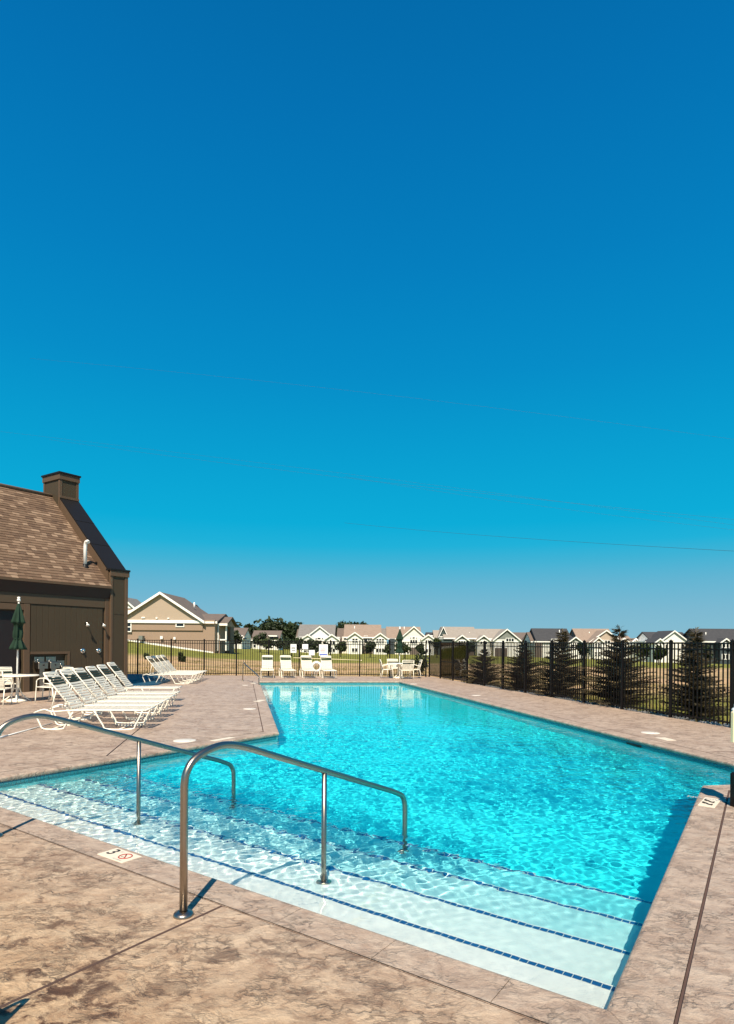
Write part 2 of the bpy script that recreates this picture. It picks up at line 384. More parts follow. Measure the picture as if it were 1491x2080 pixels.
# nosing tiles: one row on each step edge, the nearest 300 as parts
tl = []
for k in range(4):
    n1 = NSTEP[k+1]; w_ = .048
    line0 = A+nn*(n1-.036); ds = []
    for i in range(7):
        p, q = WALL[i], WALL[(i+1) % 7]; dp, dq = (p-line0).dot(nn), (q-line0).dot(nn)
        if dp*dq < 0: ds.append(((p+(q-p)*(dp/(dp-dq)))-line0).dot(un))
    lo = min(ds); hi = max(x for x in ds if x < 9)
    j = lo+.004
    while j+w_ < hi: tl.append((j+w_/2, n1-.036, ZSTEP[k], k)); j += w_+.0045
m = M(); m.rbox((-.024, -.020, 0), (.024, .020, .006), .002); tile_me = m.build('nosing_tile', MT['tile_blue']).data
bpy.data.objects.remove(bpy.data.objects['nosing_tile'])
R0 = Matrix(((-un.x, nn.x, 0, 0), (-un.y, nn.y, 0, 0), (0, 0, 1, 0), (0, 0, 0, 1)))
tl.sort(key=lambda t: (A+un*t[0]+nn*t[1]).length)
rest = M()
for q, (uu, n1, z, k) in enumerate(tl):
    mt = Matrix.Translation(V3(A+un*uu+nn*(n1+rt.uniform(-.0008, .0008)), z-.001)) @ R0 @ Matrix.Rotation(rt.uniform(-.02, .02), 4, 'Z')
    if q < 300: o = inst(tile_me, 'nosing_tile', pool, mt); RECV.append(o)
    else: rest.rbox((-.024, -.020, 0), (.024, .020, .006), .002, mt)
o = rest.build('nosing_tiles_far', MT['tile_blue'], pool); o['kind'] = 'stuff'; RECV.append(o); o.name = 'nosing_tile_rows'
for k in range(4):       # pale grout bed that shows between the tiles
    m = M(); q = band(NSTEP[k+1]-.060, NSTEP[k+1]-.012); m.prism(q, ZSTEP[k], ZSTEP[k]+.0025); o = m.build('grout_bed', MT['grout'], pool); RECV.append(o)
# water surface
import numpy as np
ang = math.atan2((D-C).y, (D-C).x)-math.pi/2; ca, sa = math.cos(ang), math.sin(ang)
pw = [Vector((p.x*ca+p.y*sa, -p.x*sa+p.y*ca)) for p in offset(ED, .05)]
x0, x1 = min(p.x for p in pw), max(p.x for p in pw); y0, y1 = min(p.y for p in pw), max(p.y for p in pw)
xs = np.arange(x0-.1, x1+.1, .022); ys = [y0-.1]
while ys[-1] < y1+.1: ys.append(ys[-1]+.019+max(0, ys[-1]-7)*.0022)
ys = np.array(ys); XX, YY = np.meshgrid(xs, ys)
WX = XX*ca-YY*sa; WY = XX*sa+YY*ca
rg = np.random.RandomState(11); Z = np.zeros(XX.shape)
nd = (WX-A.x)*nn.x+(WY-A.y)*nn.y; ud = (WX-A.x)*un.x+(WY-A.y)*un.y
def waves(cnt, l0, l1, slope, spread=math.pi, d0=0.):
    z = np.zeros(XX.shape)
    for _ in range(cnt):
        lam = math.exp(rg.uniform(math.log(l0), math.log(l1))); th = d0+rg.uniform(-spread, spread); k = 2*math.pi/lam
        z += slope/k/math.sqrt(cnt/2)*np.sin(k*(WX*math.cos(th)+WY*math.sin(th))+rg.uniform(0, 6.28))
    return z
sm = lambda t: np.clip(t, 0, 1)**2*(3-2*np.clip(t, 0, 1))
calm = .22+.78*sm((nd*.75+ud*.5-.9)/1.6)                       # sheltered, glassy by the near corner
calm2 = 1-.55*sm((WY-9)/11)
mod = .80+.10*np.sin(WX*1.3+WY*.7)*np.sin(WY*1.1-WX*.6)-.38*np.exp(-(((WX-1.5)/1.3)**2+((WY-5.6)/1.3)**2))+.22*np.exp(-(((WX-2.6)/1.2)**2+((WY-4.9)/.8)**2))-.2*np.exp(-(((WX-.5)/1.2)**2+((WY-9.5)/1.5)**2))
Z = (waves(90, .06, .14, .105)*calm*(.60+.95*sm((2.9-nd)/1.2)*sm((ud-.6)/1.6))+waves(26, .15, .42, .026)*np.sqrt(calm)+waves(10, 1.0, 3, .008))*calm2*mod
i = np.arange(XX.size).reshape(XX.shape)
cxm = (XX[:-1, :-1]+XX[1:, 1:])/2; cym = (YY[:-1, :-1]+YY[1:, 1:])/2
ins = np.zeros(cxm.shape, bool)
for k in range(7):
    a, c = pw[k], pw[k-1]; cond = (a.y > cym) != (c.y > cym)
    with np.errstate(divide='ignore', invalid='ignore'): xi = (c.x-a.x)*(cym-a.y)/(c.y-a.y)+a.x
    ins ^= cond & (cxm < xi)
q = np.stack([i[:-1, :-1][ins], i[:-1, 1:][ins], i[1:, 1:][ins], i[1:, :-1][ins]], 1)
use = np.unique(q); rm = np.full(XX.size, -1); rm[use] = np.arange(len(use)); q = rm[q].astype(np.int32)
co = np.stack([WX.ravel()[use], WY.ravel()[use], (Z+ZW).ravel()[use]], 1).astype(np.float32)
me = bpy.data.meshes.new('water'); me.vertices.add(len(co)); me.vertices.foreach_set('co', co.ravel())
me.loops.add(q.size); me.loops.foreach_set('vertex_index', q.ravel()); me.polygons.add(len(q)); me.polygons.foreach_set('loop_start', np.arange(0, q.size, 4, dtype=np.int32)); me.update(calc_edges=True)
me.polygons.foreach_set('use_smooth', [True]*len(q)); me.materials.append(MT['water_surface'])
wat = bpy.data.objects.new('water', me); COL.objects.link(wat); tag(wat, 'rippled turquoise water filling the swimming pool', 'water', kind='structure')
wat.cycles.is_caustics_caster = True; sl.cycles.is_caustics_light = True

for o in RECV: o.cycles.is_caustics_receiver = True
# coping slabs
def proj(px, py, i): p = P(px, py); return (p-ED[i][0]).dot(ED[i][2])
CW = .29
cuts = {0: [proj(127, 1676, 0), proj(326, 1748, 0), proj(459, 1792, 0), proj(616, 1843, 0), proj(806, 1908, 0), proj(1042, 1982, 0)]}
L0 = (B-A).length
cuts[0] = sorted(c for c in cuts[0] if .2 < c < L0-.2)
deckroot = empty('pool_deck', (0,0,0)); tag(deckroot, 'stamped brown concrete deck surrounding the swimming pool', 'deck', kind='structure')
prof = [(CW, 0), (CW-.005, .0), (.03, 0), (.012, -.006), (.002, -.018), (0, -.036), (.004, -.055), (.014, -.066), (.034, -.07), (.034, -.16), (CW, -.16)]
rc = random.Random(9)
for i in range(7):
    p, qv, d, o_ = ED[i]; L = (qv-p).length
    pv, nx = ED[i-1], ED[(i+1) % 7]
    mp = (isect(pv[0]+pv[3], pv[2], p+o_, d)-p); mq = (isect(nx[0]+nx[3], nx[2], qv+o_, d)-qv)
    cs = cuts.get(i)
    if cs is None:
        cs = []; s_ = rc.uniform(.85, 1.1)
        while s_ < L-.5: cs.append(s_); s_ += rc.uniform(.95, 1.2)
    st = [0]+cs+[L]
    for k in range(len(st)-1):
        s0, s1 = st[k], st[k+1]; m = M(); vs = []; g = .0022
        for end, s_ in ((0, s0), (1, s1)):
            for (of, z) in prof:
                of2 = of-.008 if of == CW else of
                if end == 0 and k == 0: base = p+mp*of2+d*g
                elif end == 1 and k == len(st)-2: base = qv+mq*of2-d*g
                else: base = p+d*(s_+(g if end == 0 else -g))+o_*of2
                vs.append(V3(base, z-(.004 if False else 0)))
        n_ = len(prof); fs = [(j, (j+1) % n_, n_+(j+1) % n_, n_+j) for j in range(n_)]+[tuple(range(n_-1, -1, -1)), tuple(range(n_, 2*n_))]
        m.add(vs, fs); o = m.build('coping_slab', MT['coping_concrete'], deckroot)
# deck slabs
OUT = offset(ED, CW)
EDO = [(OUT[i], OUT[(i+1) % 7], ED[i][2], ED[i][3]) for i in range(7)]
dC = Vector((3.21, 31.0)); dR = (Vector((7.55, 12.6))-Vector((3.21, 31.2))).normalized(); nR = Vector((dR.y, -dR.x)); nR = nR if nR.x < 0 else -nR
dF = (Vector((3.21, 31.0))-Vector((-12.6, 30.6))).normalized()
def lim(poly):
    poly = clip(poly, dC-nR*.12, nR); poly = clip(poly, Vector((3.2, 31.1)), Vector((dF.y, -dF.x)))
    poly = clip(poly, V2(-34, 0), V2(1, 0)); return clip(poly, V2(0, -11), V2(0, 1))
long_ = (D-C).normalized(); ln = Vector((long_.y, -long_.x))
regs = []
for i in range(7):
    p, qv, d, o_ = EDO[i]; m0 = (OUT[i]-POOL[i]).normalized(); m1 = (OUT[(i+1) % 7]-POOL[(i+1) % 7]).normalized()
    if i in (5,): regs.append((i, [p, p+m0*60, qv+m1*60+o_*60, qv+m1*60, qv])); continue
    regs.append((i, [p, p+m0*60, qv+m1*60, qv]))
def split(polys, p, n):
    res = []
    for q in polys:
        for s_ in (n, -n):
            c = clip(q, p, s_)
            if len(c) > 2 and abs(sum(c[k].x*c[(k+1) % len(c)].y-c[(k+1) % len(c)].x*c[k].y for k in range(len(c)))) > .02: res.append(c)
    return res
def shrink(poly, g):
    ar = sum(poly[k].x*poly[(k+1) % len(poly)].y-poly[(k+1) % len(poly)].x*poly[k].y for k in range(len(poly)))
    pl = [v for k, v in enumerate(poly) if (v-poly[k-1]).length > 1e-4]; res = []; N = len(pl)
    for k in range(N):
        d0 = (pl[k]-pl[k-1]).normalized(); d1 = (pl[(k+1) % N]-pl[k]).normalized(); s_ = 1 if ar > 0 else -1
        n0 = Vector((-d0.y, d0.x))*s_; n1 = Vector((-d1.y, d1.x))*s_
        if abs(d0.x*d1.y-d0.y*d1.x) < 1e-3: res.append(pl[k]+n0*g)
        else: res.append(isect(pl[k]+n0*g, d0, pl[k]+n1*g, d1))
    return res
J1 = P(447, 1842); J2 = P(300, 1460)
fill = M()
for i, rg_ in regs:
    q = lim(rg_)
    if len(q) < 3: continue
    fill.prism(q, -.2, -.035)
    ps = [q]
    if i == 0:
        for sft in (-3.2, 0, 3.3, 6.6): ps = split(ps, J1+un*sft, un)
        ps = split(ps, A-nn*3.6, nn)
    if i == 1:
        for sft in (-6, 0, 3.0): ps = split(ps, P(218, 1534)+ln*sft, ln)
    if i in (2,):
        for sft in (0, 5.5, 11): ps = split(ps, C+long_*(5+sft), long_)
        ps = split(ps, C-ln*4.5, ln)
    if i in (4, 3):
        for sft in (0, 5, 10, 15, 20): ps = split(ps, G+long_*(2+sft), long_)
    if i in (5, 6):
        ps = split(ps, G-long_*9, long_)
    for q in ps:
        q2 = shrink(q, .006); q1 = shrink(q2, .005); N = len(q2); m = M()
        if any((a-c).length > 3 for a, c in zip(q, q2)) if len(q) == len(q2) else False: continue
        m.add([V3(v, 0) for v in q1], [tuple(range(N))]); m.cur = 1
        m.add([V3(v, -.1) for v in q2]+[V3(v, -.008) for v in q2]+[V3(v, -.0004) for v in q1],
              [(k, (k+1) % N, N+(k+1) % N, N+k) for k in range(N)]+[(N+k, N+(k+1) % N, 2*N+(k+1) % N, 2*N+k) for k in range(N)])
        m.build('deck_slab', [MT['stamped_concrete'], MT['joint_caulk']], deckroot)
# dark expansion joint between coping and deck
m = M()
for i in range(7):
    a, c = offset(ED, CW-.012), offset(ED, CW+.010); m.add([V3(a[i], -.009), V3(a[(i+1) % 7], -.009), V3(c[(i+1) % 7], -.009), V3(c[i], -.009)], [(0,1,2,3)])
m.build('expansion_joint', MT['joint_caulk'], deckroot)
fill.build('joint_filler', MT['joint_caulk'], deckroot)
# ================================================================ TERRAIN
def lerp(x, tab):
    if x <= tab[0][0]: return tab[0][1]
    for (a, va), (b_, vb) in zip(tab, tab[1:]):
        if x <= b_: t = (x-a)/(b_-a); return va+(vb-va)*t
    return tab[-1][1]
ZT = [(-1.2, 2.6), (-.7, 2.4), (-.4, 1.8), (-.33, 1.12), (-.25, .38), (-.214, .22), (-.077, -.7), (.18, -1.0), (.49, -1.9), (.9, -2.3)]
DT = [(-.25, 70), (-.15, 100), (0, 130)]
def zterr(x, y):
    if y < 20: a = 0 if y < 5 else x/y; 
    else: a = x/y
    r = y
    if y <= 31: return -.07-.1*max(0, min(1, (x-5)/10))*1.0
    t = (r-31)/(lerp(a, DT)-31); t = max(0, min(1, t)); t = t*t*(3-2*t)*.5+t*.5
    z = -.07+(lerp(a, ZT)+.07)*t+.05*noise.noise(Vector((x*.15, y*.15, 0)))*min(1, (r-31)/10)
    if y > 150: z += (y-150)*.004*0
    return z
DECKP = [V2(-33, -10), V2(9.5, -10)]
q = lim([V2(-60, -30), V2(60, -30), V2(60, 60), V2(-60, 60)]); DECKP = shrink(q, .35)
m = M(); NA = 300; rr = [2.5]
while rr[-1] < 3000: rr.append(rr[-1]*1.035+.05)
vs = [];
for r in rr:
    for k in range(NA):
        a = 2*math.pi*k/NA; x, y = r*math.cos(a)-2, r*math.sin(a)+10; vs.append((x, y, zterr(x, y)))
fs = []
for j in range(len(rr)-1):
    for k in range(NA):
        f = (j*NA+k, (j)*NA+(k+1) % NA, (j+1)*NA+(k+1) % NA, (j+1)*NA+k)
        if all(inside(vs[t], DECKP) for t in f): continue
        fs.append(f)
m.add(vs, fs, True); o = m.build('field', MT['field']); tag(o, 'open field of straw, bare earth and green lawn beyond the fence', 'field', kind='structure')
# ================================================================ FENCES
def fence(pts, label, skip=(), group=None, yaw=None):
    """pts: post positions; picket panels between them"""
    base = empty('picket_fence', V3(pts[0], 0)); tag(base, label, 'fence'); o0 = pts[0]
    mp = M(); mp.rbox((-.033, -.033, -.05), (.033, .033, 1.80), .004); mp.rbox((-.040, -.040, 1.80), (.040, .040, 1.815), .004); mp.lathe([(.034, 1.815), (.022, 1.83), (.002, 1.842)], 4)
    pme = None; kme = None
    for k, p in enumerate(pts):
        d = (pts[min(k+1, len(pts)-1)]-pts[max(k-1, 0)]).normalized(); mt = Matrix.Translation(V3(p-o0, 0)) @ Matrix.Rotation(math.atan2(d.y, d.x), 4, 'Z')
        if pme is None: o = mp.build('post', MT['black_aluminium'], base, mt); pme = o.data
        else: inst(pme, 'post', base, mt)
    for k in range(len(pts)-1):
        if k in skip: continue
        a, c = pts[k], pts[k+1]; d = c-a; L = d.length; d.normalize(); ro = Matrix.Rotation(math.atan2(d.y, d.x), 4, 'Z')
        for z in (1.735, 1.60, .085):
            m = M(); m.box((.034, -.0165, 0), (L-.034, .0165, .033)); m.build('rail', MT['black_aluminium'], base, Matrix.Translation(V3(a-o0, z)) @ ro)
        n_ = max(2, round(L/.118)); stp = L/n_
        for j in range(1, n_):
            mt = Matrix.Translation(V3(a-o0+d*(j*stp), 0)) @ ro
            if kme is None:
                m = M(); m.box((-.0115, -.0115, .045), (.0115, .0115, 1.77)); o = m.build('picket', MT['black_aluminium'], base, mt); kme = o.data
            else: inst(kme, 'picket', base, mt)
    return base
def onfar(px): # far fence post at an image column
    k = (px-CX)/F; a = Vector((-12.6, 30.6)); t = (k*a.y-a.x)/(dF.x-k*dF.y); return a+dF*t
FARP = [onfar(px) for px in (206, 280, 348, 415, 480.5, 546, 608, 671.5, 731, 792)]+[Vector((3.0, 31.0))]
fence(FARP, 'straight run of black picket fence behind the far loungers')
def onright(px):
    k = (px-CX)/F; a = Vector((3.24, 31.2)); t = (k*a.y-a.x)/(dR.x-k*dR.y); return a+dR*t
RP = [onright(px) for px in (872.5, 895, 920.5, 949, 984.5, 1022, 1067.6, 1120.6, 1187, 1264.5, 1363, 1488)]
RP += [RP[-1]+dR*1.66*k for k in (1, 2, 3)]
fence(RP, 'black picket fence running along the right side of the pool', skip=(1, 2))
# two see-through gate leaves in the right-hand fence
for k, (mt_, lb) in {1: ('amber_acrylic', 'gate leaf with amber tinted panel in the right-hand fence'), 2: ('clear_acrylic', 'gate leaf with grey clear panel in the right-hand fence')}.items():
    a, c = RP[k], RP[k+1]; d = c-a; L = d.length; g = empty('fence_gate', V3(a, 0), math.atan2(d.y, d.x)); tag(g, lb, 'gate')
    for nm, bx in (('stile', ((.045, -.02, .06), (.085, .02, 1.77))), ('stile', ((L-.085, -.02, .06), (L-.045, .02, 1.77))), ('rail', ((.085, -.016, 1.73), (L-.085, .016, 1.77))), ('rail', ((.085, -.016, .06), (L-.085, .016, .10))), ('rail', ((.085, -.016, .82), (L-.085, .016, .85)))):
        m = M(); m.box(*bx); m.build(nm, MT['black_aluminium'], g)
    for z0, z1 in ((.10, .82), (.85, 1.73)):
        m = M(); m.box((.085, -.004, z0), (L-.085, .004, z1)); m.build('panel', MT[mt_], g)
    m = M(); m.box((L-.13, -.05, .95), (L-.085, .05, 1.10)); m.build('latch', MT['black_aluminium'], g)
# ================================================================ POOL HOUSE
W0 = Vector((-10.95, 20.4, 0)); AZ = math.radians(33.5); du = Vector((math.sin(AZ), math.cos(AZ), 0)); dn = Vector((math.cos(AZ), -math.sin(AZ), 0))
# local frame: x along the wall (s), y into the building (r), z up
BM = Matrix.Translation(W0) @ Matrix(((du.x, -dn.x, 0, 0), (du.y, -dn.y, 0, 0), (0, 0, 1, 0), (0, 0, 0, 1)))
ph = empty('pool_house', (0,0,0)); ph.matrix_world = BM; tag(ph, 'brown pool house with shingled roof, black capped gable wall and chimney', 'building')
def bpart(name, m, mt, par=ph, **kw):
    o = m.build(name, MT[mt] if isinstance(mt, str) else [MT[x] for x in mt], par); return tag(o, **kw) if kw else o
SL, SR = -9.0, 2.55            # wall extent; the gable wall follows
# main wall around the door opening and fountain alcove
m = M(); m.box((SL, .03, 0), (-3.4, .2, 3.7)); m.box((-3.4, .03, 2.66), (-.53, .2, 3.7)); m.box((-3.45, .2, 0), (-.5, .24, 2.75)); m.box((-.53, .03, 0), (-.30, .2, 3.7)); m.box((-.30, .03, 1.24), (.98, .2, 3.7)); m.box((.98, .03, 0), (SR, .2, 3.7)); m.box((-.30, .06, 0), (.98, .3, 1.24))
bpart('wall', m, 'olive_siding')
s = -.30; rs_ = random.Random(3); bw = .2
bd = {}
def board(x0, x1, z0, z1, par=ph):
    key = (round(x1-x0, 3), round(z1-z0, 3))
    if key not in bd:
        m = M(); w_ = x1-x0-.006; m.rbox((0, -.012, 0), (w_, .03, z1-z0), .004); o = m.build('siding_board', MT['olive_siding'], par); o.location = (x0+.003, 0, z0); bd[key] = o.data
    else: o = inst(bd[key], 'siding_board', par); o.location = (x0+.003, 0, z0)
x = -.30
while x+bw <= SR-.17: board(x, x+bw, 1.27 if x+bw < 1.05 else .02, 2.90); x += bw
x = -3.6-bw
while x > SL: board(x, x+bw, .02, 2.90); x -= bw
# frieze, trim, soffit
m = M(); m.rbox((SL, -.035, 2.91), (SR-.17, .03, 3.248), .006); bpart('frieze', m, 'frieze_board')
m = M(); m.rbox((SR-.165, -.045, 0), (SR-.005, .03, 3.248), .006); bpart('corner_trim', m, 'brown_trim')
m = M(); m.rbox((-.52, -.030, 0), (-.325, .03, 2.90), .005); bpart('door_trim', m, 'brown_trim')
m = M(); m.rbox((-3.6, -.030, 0), (-3.41, .03, 2.90), .005); bpart('door_trim', m, 'brown_trim')
m = M(); m.rbox((-3.405, -.030, 2.69), (-.525, .03, 2.88), .005); bpart('door_trim', m, 'brown_trim')
for k in range(2):
    x0 = -3.38+k*1.42; m = M(); m.rbox((x0, .10, .02), (x0+1.40, .15, 2.68), .004); dr = bpart('door', m, 'door_paint')
    m = M(); hx = x0+(1.27 if k else .13) if k == 0 else x0+1.30; m.tube([(hx, .10, .95), (hx, .04, .97), (hx, .04, 1.2), (hx, .10, 1.22)], .012, 6); h_ = m.build('handle', MT['stainless'], dr)
# roof: eave at r=-.22 z=3.60, slope .94
EV, EZ, SLP, RID = -.18, 3.70, .94, 3.85
zr = lambda r: EZ+(r-EV)*SLP
m = M(); n0 = Vector((0, -SLP, 1)).normalized(); th = .14
pr = [(EV, zr(EV)), (RID, zr(RID)), (RID*2-EV, zr(EV)), (RID*2-EV, zr(EV)-.07), (RID, zr(RID)-.12), (EV, zr(EV)-.07)]
N = len(pr); m.add([(SL, r, z) for r, z in pr]+[(SR+.0, r, z) for r, z in pr], [(0,1,7,6), (1,2,8,7), (2,3,9,8), (3,4,10,9), (4,5,11,10), (5,0,6,11), (0,5,4,3,2,1), (6,7,8,9,10,11)])
roof = bpart('roof', m, 'brown_shingle')
m = M(); m.rbox((SL, EV-.035, EZ-.085), (SR+.02, EV-.004, EZ-.012), .004); bpart('fascia', m, 'brown_trim')
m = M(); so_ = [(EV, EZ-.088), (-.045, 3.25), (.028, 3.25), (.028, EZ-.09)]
m.add([(SL, r, z) for r, z in so_]+[(SR-.004, r, z) for r, z in so_], [(3,2,1,0), (4,5,6,7), (0,1,5,4), (1,2,6,5), (2,3,7,6), (3,0,4,7)]); bpart('shade_soffit', m, 'soffit_shade')  # board slanted out of the sun and coloured dark as the eave shadow
m = M(); m.tube([(SL, RID, zr(RID)+.03), (SR+.05, RID, zr(RID)+.03)], .09, 6); bpart('ridge_cap', m, 'brown_shingle', roof)
# shingles: courses of laminated tabs on the visible slope
ex = .150; ang_ = math.atan(SLP); Lr = (RID-EV)/math.cos(ang_); tabs = []; rs_ = random.Random(12)
c = 0
while c*ex < Lr-.08:
    x = SL+rs_.uniform(0, .3)
    while x < SR-.02:
        wv = rs_.uniform(.16, .34); x2 = min(x+wv, SR-.004)
        if x2-x > .05: tabs.append((x, x2, c))
        x = x2+.004
    c += 1
RM = lambda x, c: Matrix.Translation((x, EV-.02+c*ex*math.cos(ang_), zr(EV)-.018+c*ex*math.sin(ang_))) @ Matrix.Rotation(ang_, 4, 'X')
def tabm(m, w_, th=.014, mt=None):
    v = [Vector(p) for p in ((0,0,0),(w_,0,0),(w_,ex+.04,0),(0,ex+.04,0),(0,0,th+.012),(w_,0,th+.012),(w_,ex+.04,.006),(0,ex+.04,.006))]
    if mt is not None: v = [mt @ p for p in v]
    m.add(v, [(0,3,2,1),(4,5,6,7),(0,1,5,4),(1,2,6,5),(2,3,7,6),(3,0,4,7)])
camv = Vector((0, 0, EYE)); vis = []
for t in tabs:
    wp = BM @ (RM((t[0]+t[1])/2, t[2]) @ Vector((0, ex/2, 0))); px = CX+F*wp.x/wp.y
    vis.append((0 if px > -6 else 1, (wp-camv).length, t))
vis.sort(key=lambda q: (q[0], q[1]))
sizes = {}; m = M(); rn = []
for k, (_, _, (x, x2, c)) in enumerate(vis):
    w_ = round((x2-x)/.03)*.03; w_ = max(.06, min(w_, x2-x))
    if k < 300:
        key = round(w_, 2)
        if key not in sizes: q = M(); tabm(q, key); o = q.build('shingle', MT['brown_shingle'], roof, RM(x, c)); sizes[key] = o.data
        else: inst(sizes[key], 'shingle', roof, RM(x, c))
    else: tabm(m, x2-x, rs_.uniform(.008, .020), RM(x, c)); rn.append(rs_.random()*7)
o = m.build('shingles_upper', MT['brown_shingle'], roof); o['kind'] = 'stuff'; o.name = 'shingle_courses'
at_ = o.data.attributes.new('rnd', 'FLOAT', 'FACE'); at_.data.foreach_set('value', [v for v in rn for _ in range(6)])
# gable parapet wall
P0, P1, PF = 2.55, 3.26, -.10
cz = lambda r: 4.85+.94*(r-.54)
rf = .04
m = M(); prf = [(PF, 0), (PF, 4.24), (.1, 4.24), (RID, cz(RID)-.1), (RID*2, 4.2), (RID*2, 0)]
m.add([(P0, r, z) for r, z in prf]+[(P1, r, z) for r, z in prf], [(5,4,3,2,1,0), (6,7,8,9,10,11)]+[(i, (i+1) % 6, 6+(i+1) % 6, 6+i) for i in range(6)]); bpart('gable_wall', m, 'brown_trim')
for z0, z1 in ((.05, 2.66), (2.69, 4.05)):
    m = M(); m.rbox((P0+.09, PF-.014, z0), (P1-.13, PF-.001, z1), .003); bpart('siding_panel', m, 'olive_siding')
for x0, x1 in ((P0-.004, P0+.085), (P1-.125, P1+.006)):
    m = M(); m.rbox((x0, PF-.035, 0), (x1, PF-.001, 4.22), .005); bpart('corner_board', m, 'brown_trim')
m = M(); m.rbox((P0-.03, PF-.06, 4.10), (P1+.05, PF-.002, 4.30), .006); bpart('band', m, 'brown_trim')
m = M(); m.rbox((P0-.05, PF-.085, 4.302), (P1+.07, .12, 4.37), .006); bpart('front_cap', m, 'black_cap')
# black metal slope cap and its trim
m = M(); a0, a1 = .05, 3.22; e0 = P0-.03; e1 = P1+.05
m.add([(e0, a0, cz(a0)), (e1, a0, cz(a0)), (e1, a1, cz(a1)), (e0, a1, cz(a1)), (e0, a0, cz(a0)-.07), (e1, a0, cz(a0)-.07), (e1, a1, cz(a1)-.07), (e0, a1, cz(a1)-.07)], [(0,1,2,3),(4,7,6,5),(0,4,5,1),(1,5,6,2),(2,6,7,3),(3,7,4,0)]); bpart('slope_cap', m, 'black_cap')
m = M(); 
for k in range(1, 3):
    r = a0+(a1-a0)*k/3; mt = Matrix.Translation((0, r, cz(r)+.001)) @ Matrix.Rotation(math.atan(.94), 4, 'X'); m.box((e0, -.01, 0), (e1, .01, .008), mt)
bpart('cap_seam', m, 'black_cap')
m = M(); m.add([(P0-.045, .0, zr(.0)+.02), (P0-.045, 3.2, zr(3.2)+.02), (P0-.045, 3.2, cz(3.2)-.075), (P0-.045, .0, cz(.0)-.075), (P0-.002, 0, zr(0)+.02), (P0-.002, 3.2, zr(3.2)+.02), (P0-.002, 3.2, cz(3.2)-.075), (P0-.002, 0, cz(0)-.075)], [(0,1,2,3),(4,7,6,5),(0,4,5,1),(2,6,7,3),(0,3,7,4),(1,5,6,2)]); bpart('step_flashing', m, 'brown_trim')
# chimney
c0, c1, r0, r1 = 2.52, 3.28, 3.25, 4.42; zc0, zc1 = 6.9, 8.37
m = M(); m.box((c0, r0, zc0), (c1, r1, zc1)); chm = bpart('chimney', m, 'olive_siding')
w_ = .085
for (x0, y0, x1, y1) in ((c0-.02, r0-.02, c0+w_, r0-.001), (c1-w_, r0-.02, c1+.02, r0-.001), (c0-.02, r0, c0-.001, r0+w_), (c0-.02, r1-w_, c0-.001, r1+.02)):
    m = M(); m.box((x0, y0, zc0), (x1, y1, zc1-.20)); bpart('corner_board', m, 'brown_trim', chm)
m = M(); m.rbox((c0-.05, r0-.05, zc1-.24), (c1+.05, r1+.05, zc1-.02), .005); bpart('band', m, 'brown_trim', chm)
m = M(); m.rbox((c0-.085, r0-.085, zc1-.018), (c1+.085, r1+.085, zc1+.05), .005); bpart('cap', m, 'black_cap', chm)
m = M(); m.rbox((c0-.03, r0-.05, 7.38), (c1+.03, r0-.021, 7.47), .005); bpart('base_flashing', m, 'brown_trim', chm)
# white plumbing vent elbow on the roof
k_ = (172-CX)/F; best = min(((abs((lambda w: CX+F*w.x/w.y-172)(BM @ Vector((s_/50, r_/50, zr(r_/50)))))+abs((lambda w: CY+F*(EYE-w.z)/w.y-5-1150)(BM @ Vector((s_/50, r_/50, zr(r_/50))))), s_/50, r_/50) for s_ in range(40, 128) for r_ in range(0, 90)))
vs_, vr_ = best[1], best[2]; vz = zr(vr_)
vent = empty('vent_pipe', BM @ Vector((vs_, vr_, vz)), -AZ+math.pi/2-math.pi/2); tag(vent, 'white plastic vent pipe with elbow standing on the shingled roof', 'vent pipe')
m = M(); m.tube([(0,0,-.06), (0,0,.72), (.015,0,.82), (.06,0,.885), (.14,0,.90), (.20,0,.86)], .062, 10); m.build('pipe', MT['pvc'], vent)
m = M(); m.lathe([(.13, -.10), (.13, -.02), (.078, .04), (.074, .07)], 12); m.build('boot', MT['black_cap'], vent)
# showers
def wallpt(s, z, r=-.012): return BM @ Vector((s, r, z))
RZ = math.atan2(du.y, du.x)
for k, (s_, sv, lb) in enumerate(((1.60, 1.53, 'wall shower nearer the fountains, its chrome dial below'), (2.23, 2.15, 'wall shower beside the corner trim of the pool house'))):
    sh = empty('outdoor_shower', wallpt(s_, 0), RZ); tag(sh, lb, 'shower', 'showers on the pool house wall')
    m = M(); m.tube([(0,0,2.34), (0,-.05,2.36), (0,-.12,2.345), (.0,-.17,2.29)], .016, 8); m.build('arm', MT['chrome'], sh)
    m = M(); m.lathe([(.022,.02),(.03,.0),(.062,-.05),(.060,-.062),(0,-.062)], 14); m.build('shower_head', MT['pvc'], sh, Matrix.Translation((0,-.175,2.285)) @ Matrix.Rotation(math.radians(-35), 4, 'X'))
    m = M(); m.lathe([(.001,.0),(.02,.035),(.075,.028),(.088,.014),(.09,0)][::-1], 22); dial = m.build('control_dial', MT['chrome'], sh, Matrix.Translation((sv-s_,-.005,1.34)) @ Matrix.Rotation(math.radians(90), 4, 'X'))
    m = M(); m.lathe([(.03,0),(.026,.07),(0,.075)], 12); m.rbox((-.012,-.085,.045), (.012, 0,.065), .003); m.build('lever', MT['stainless'], dial)
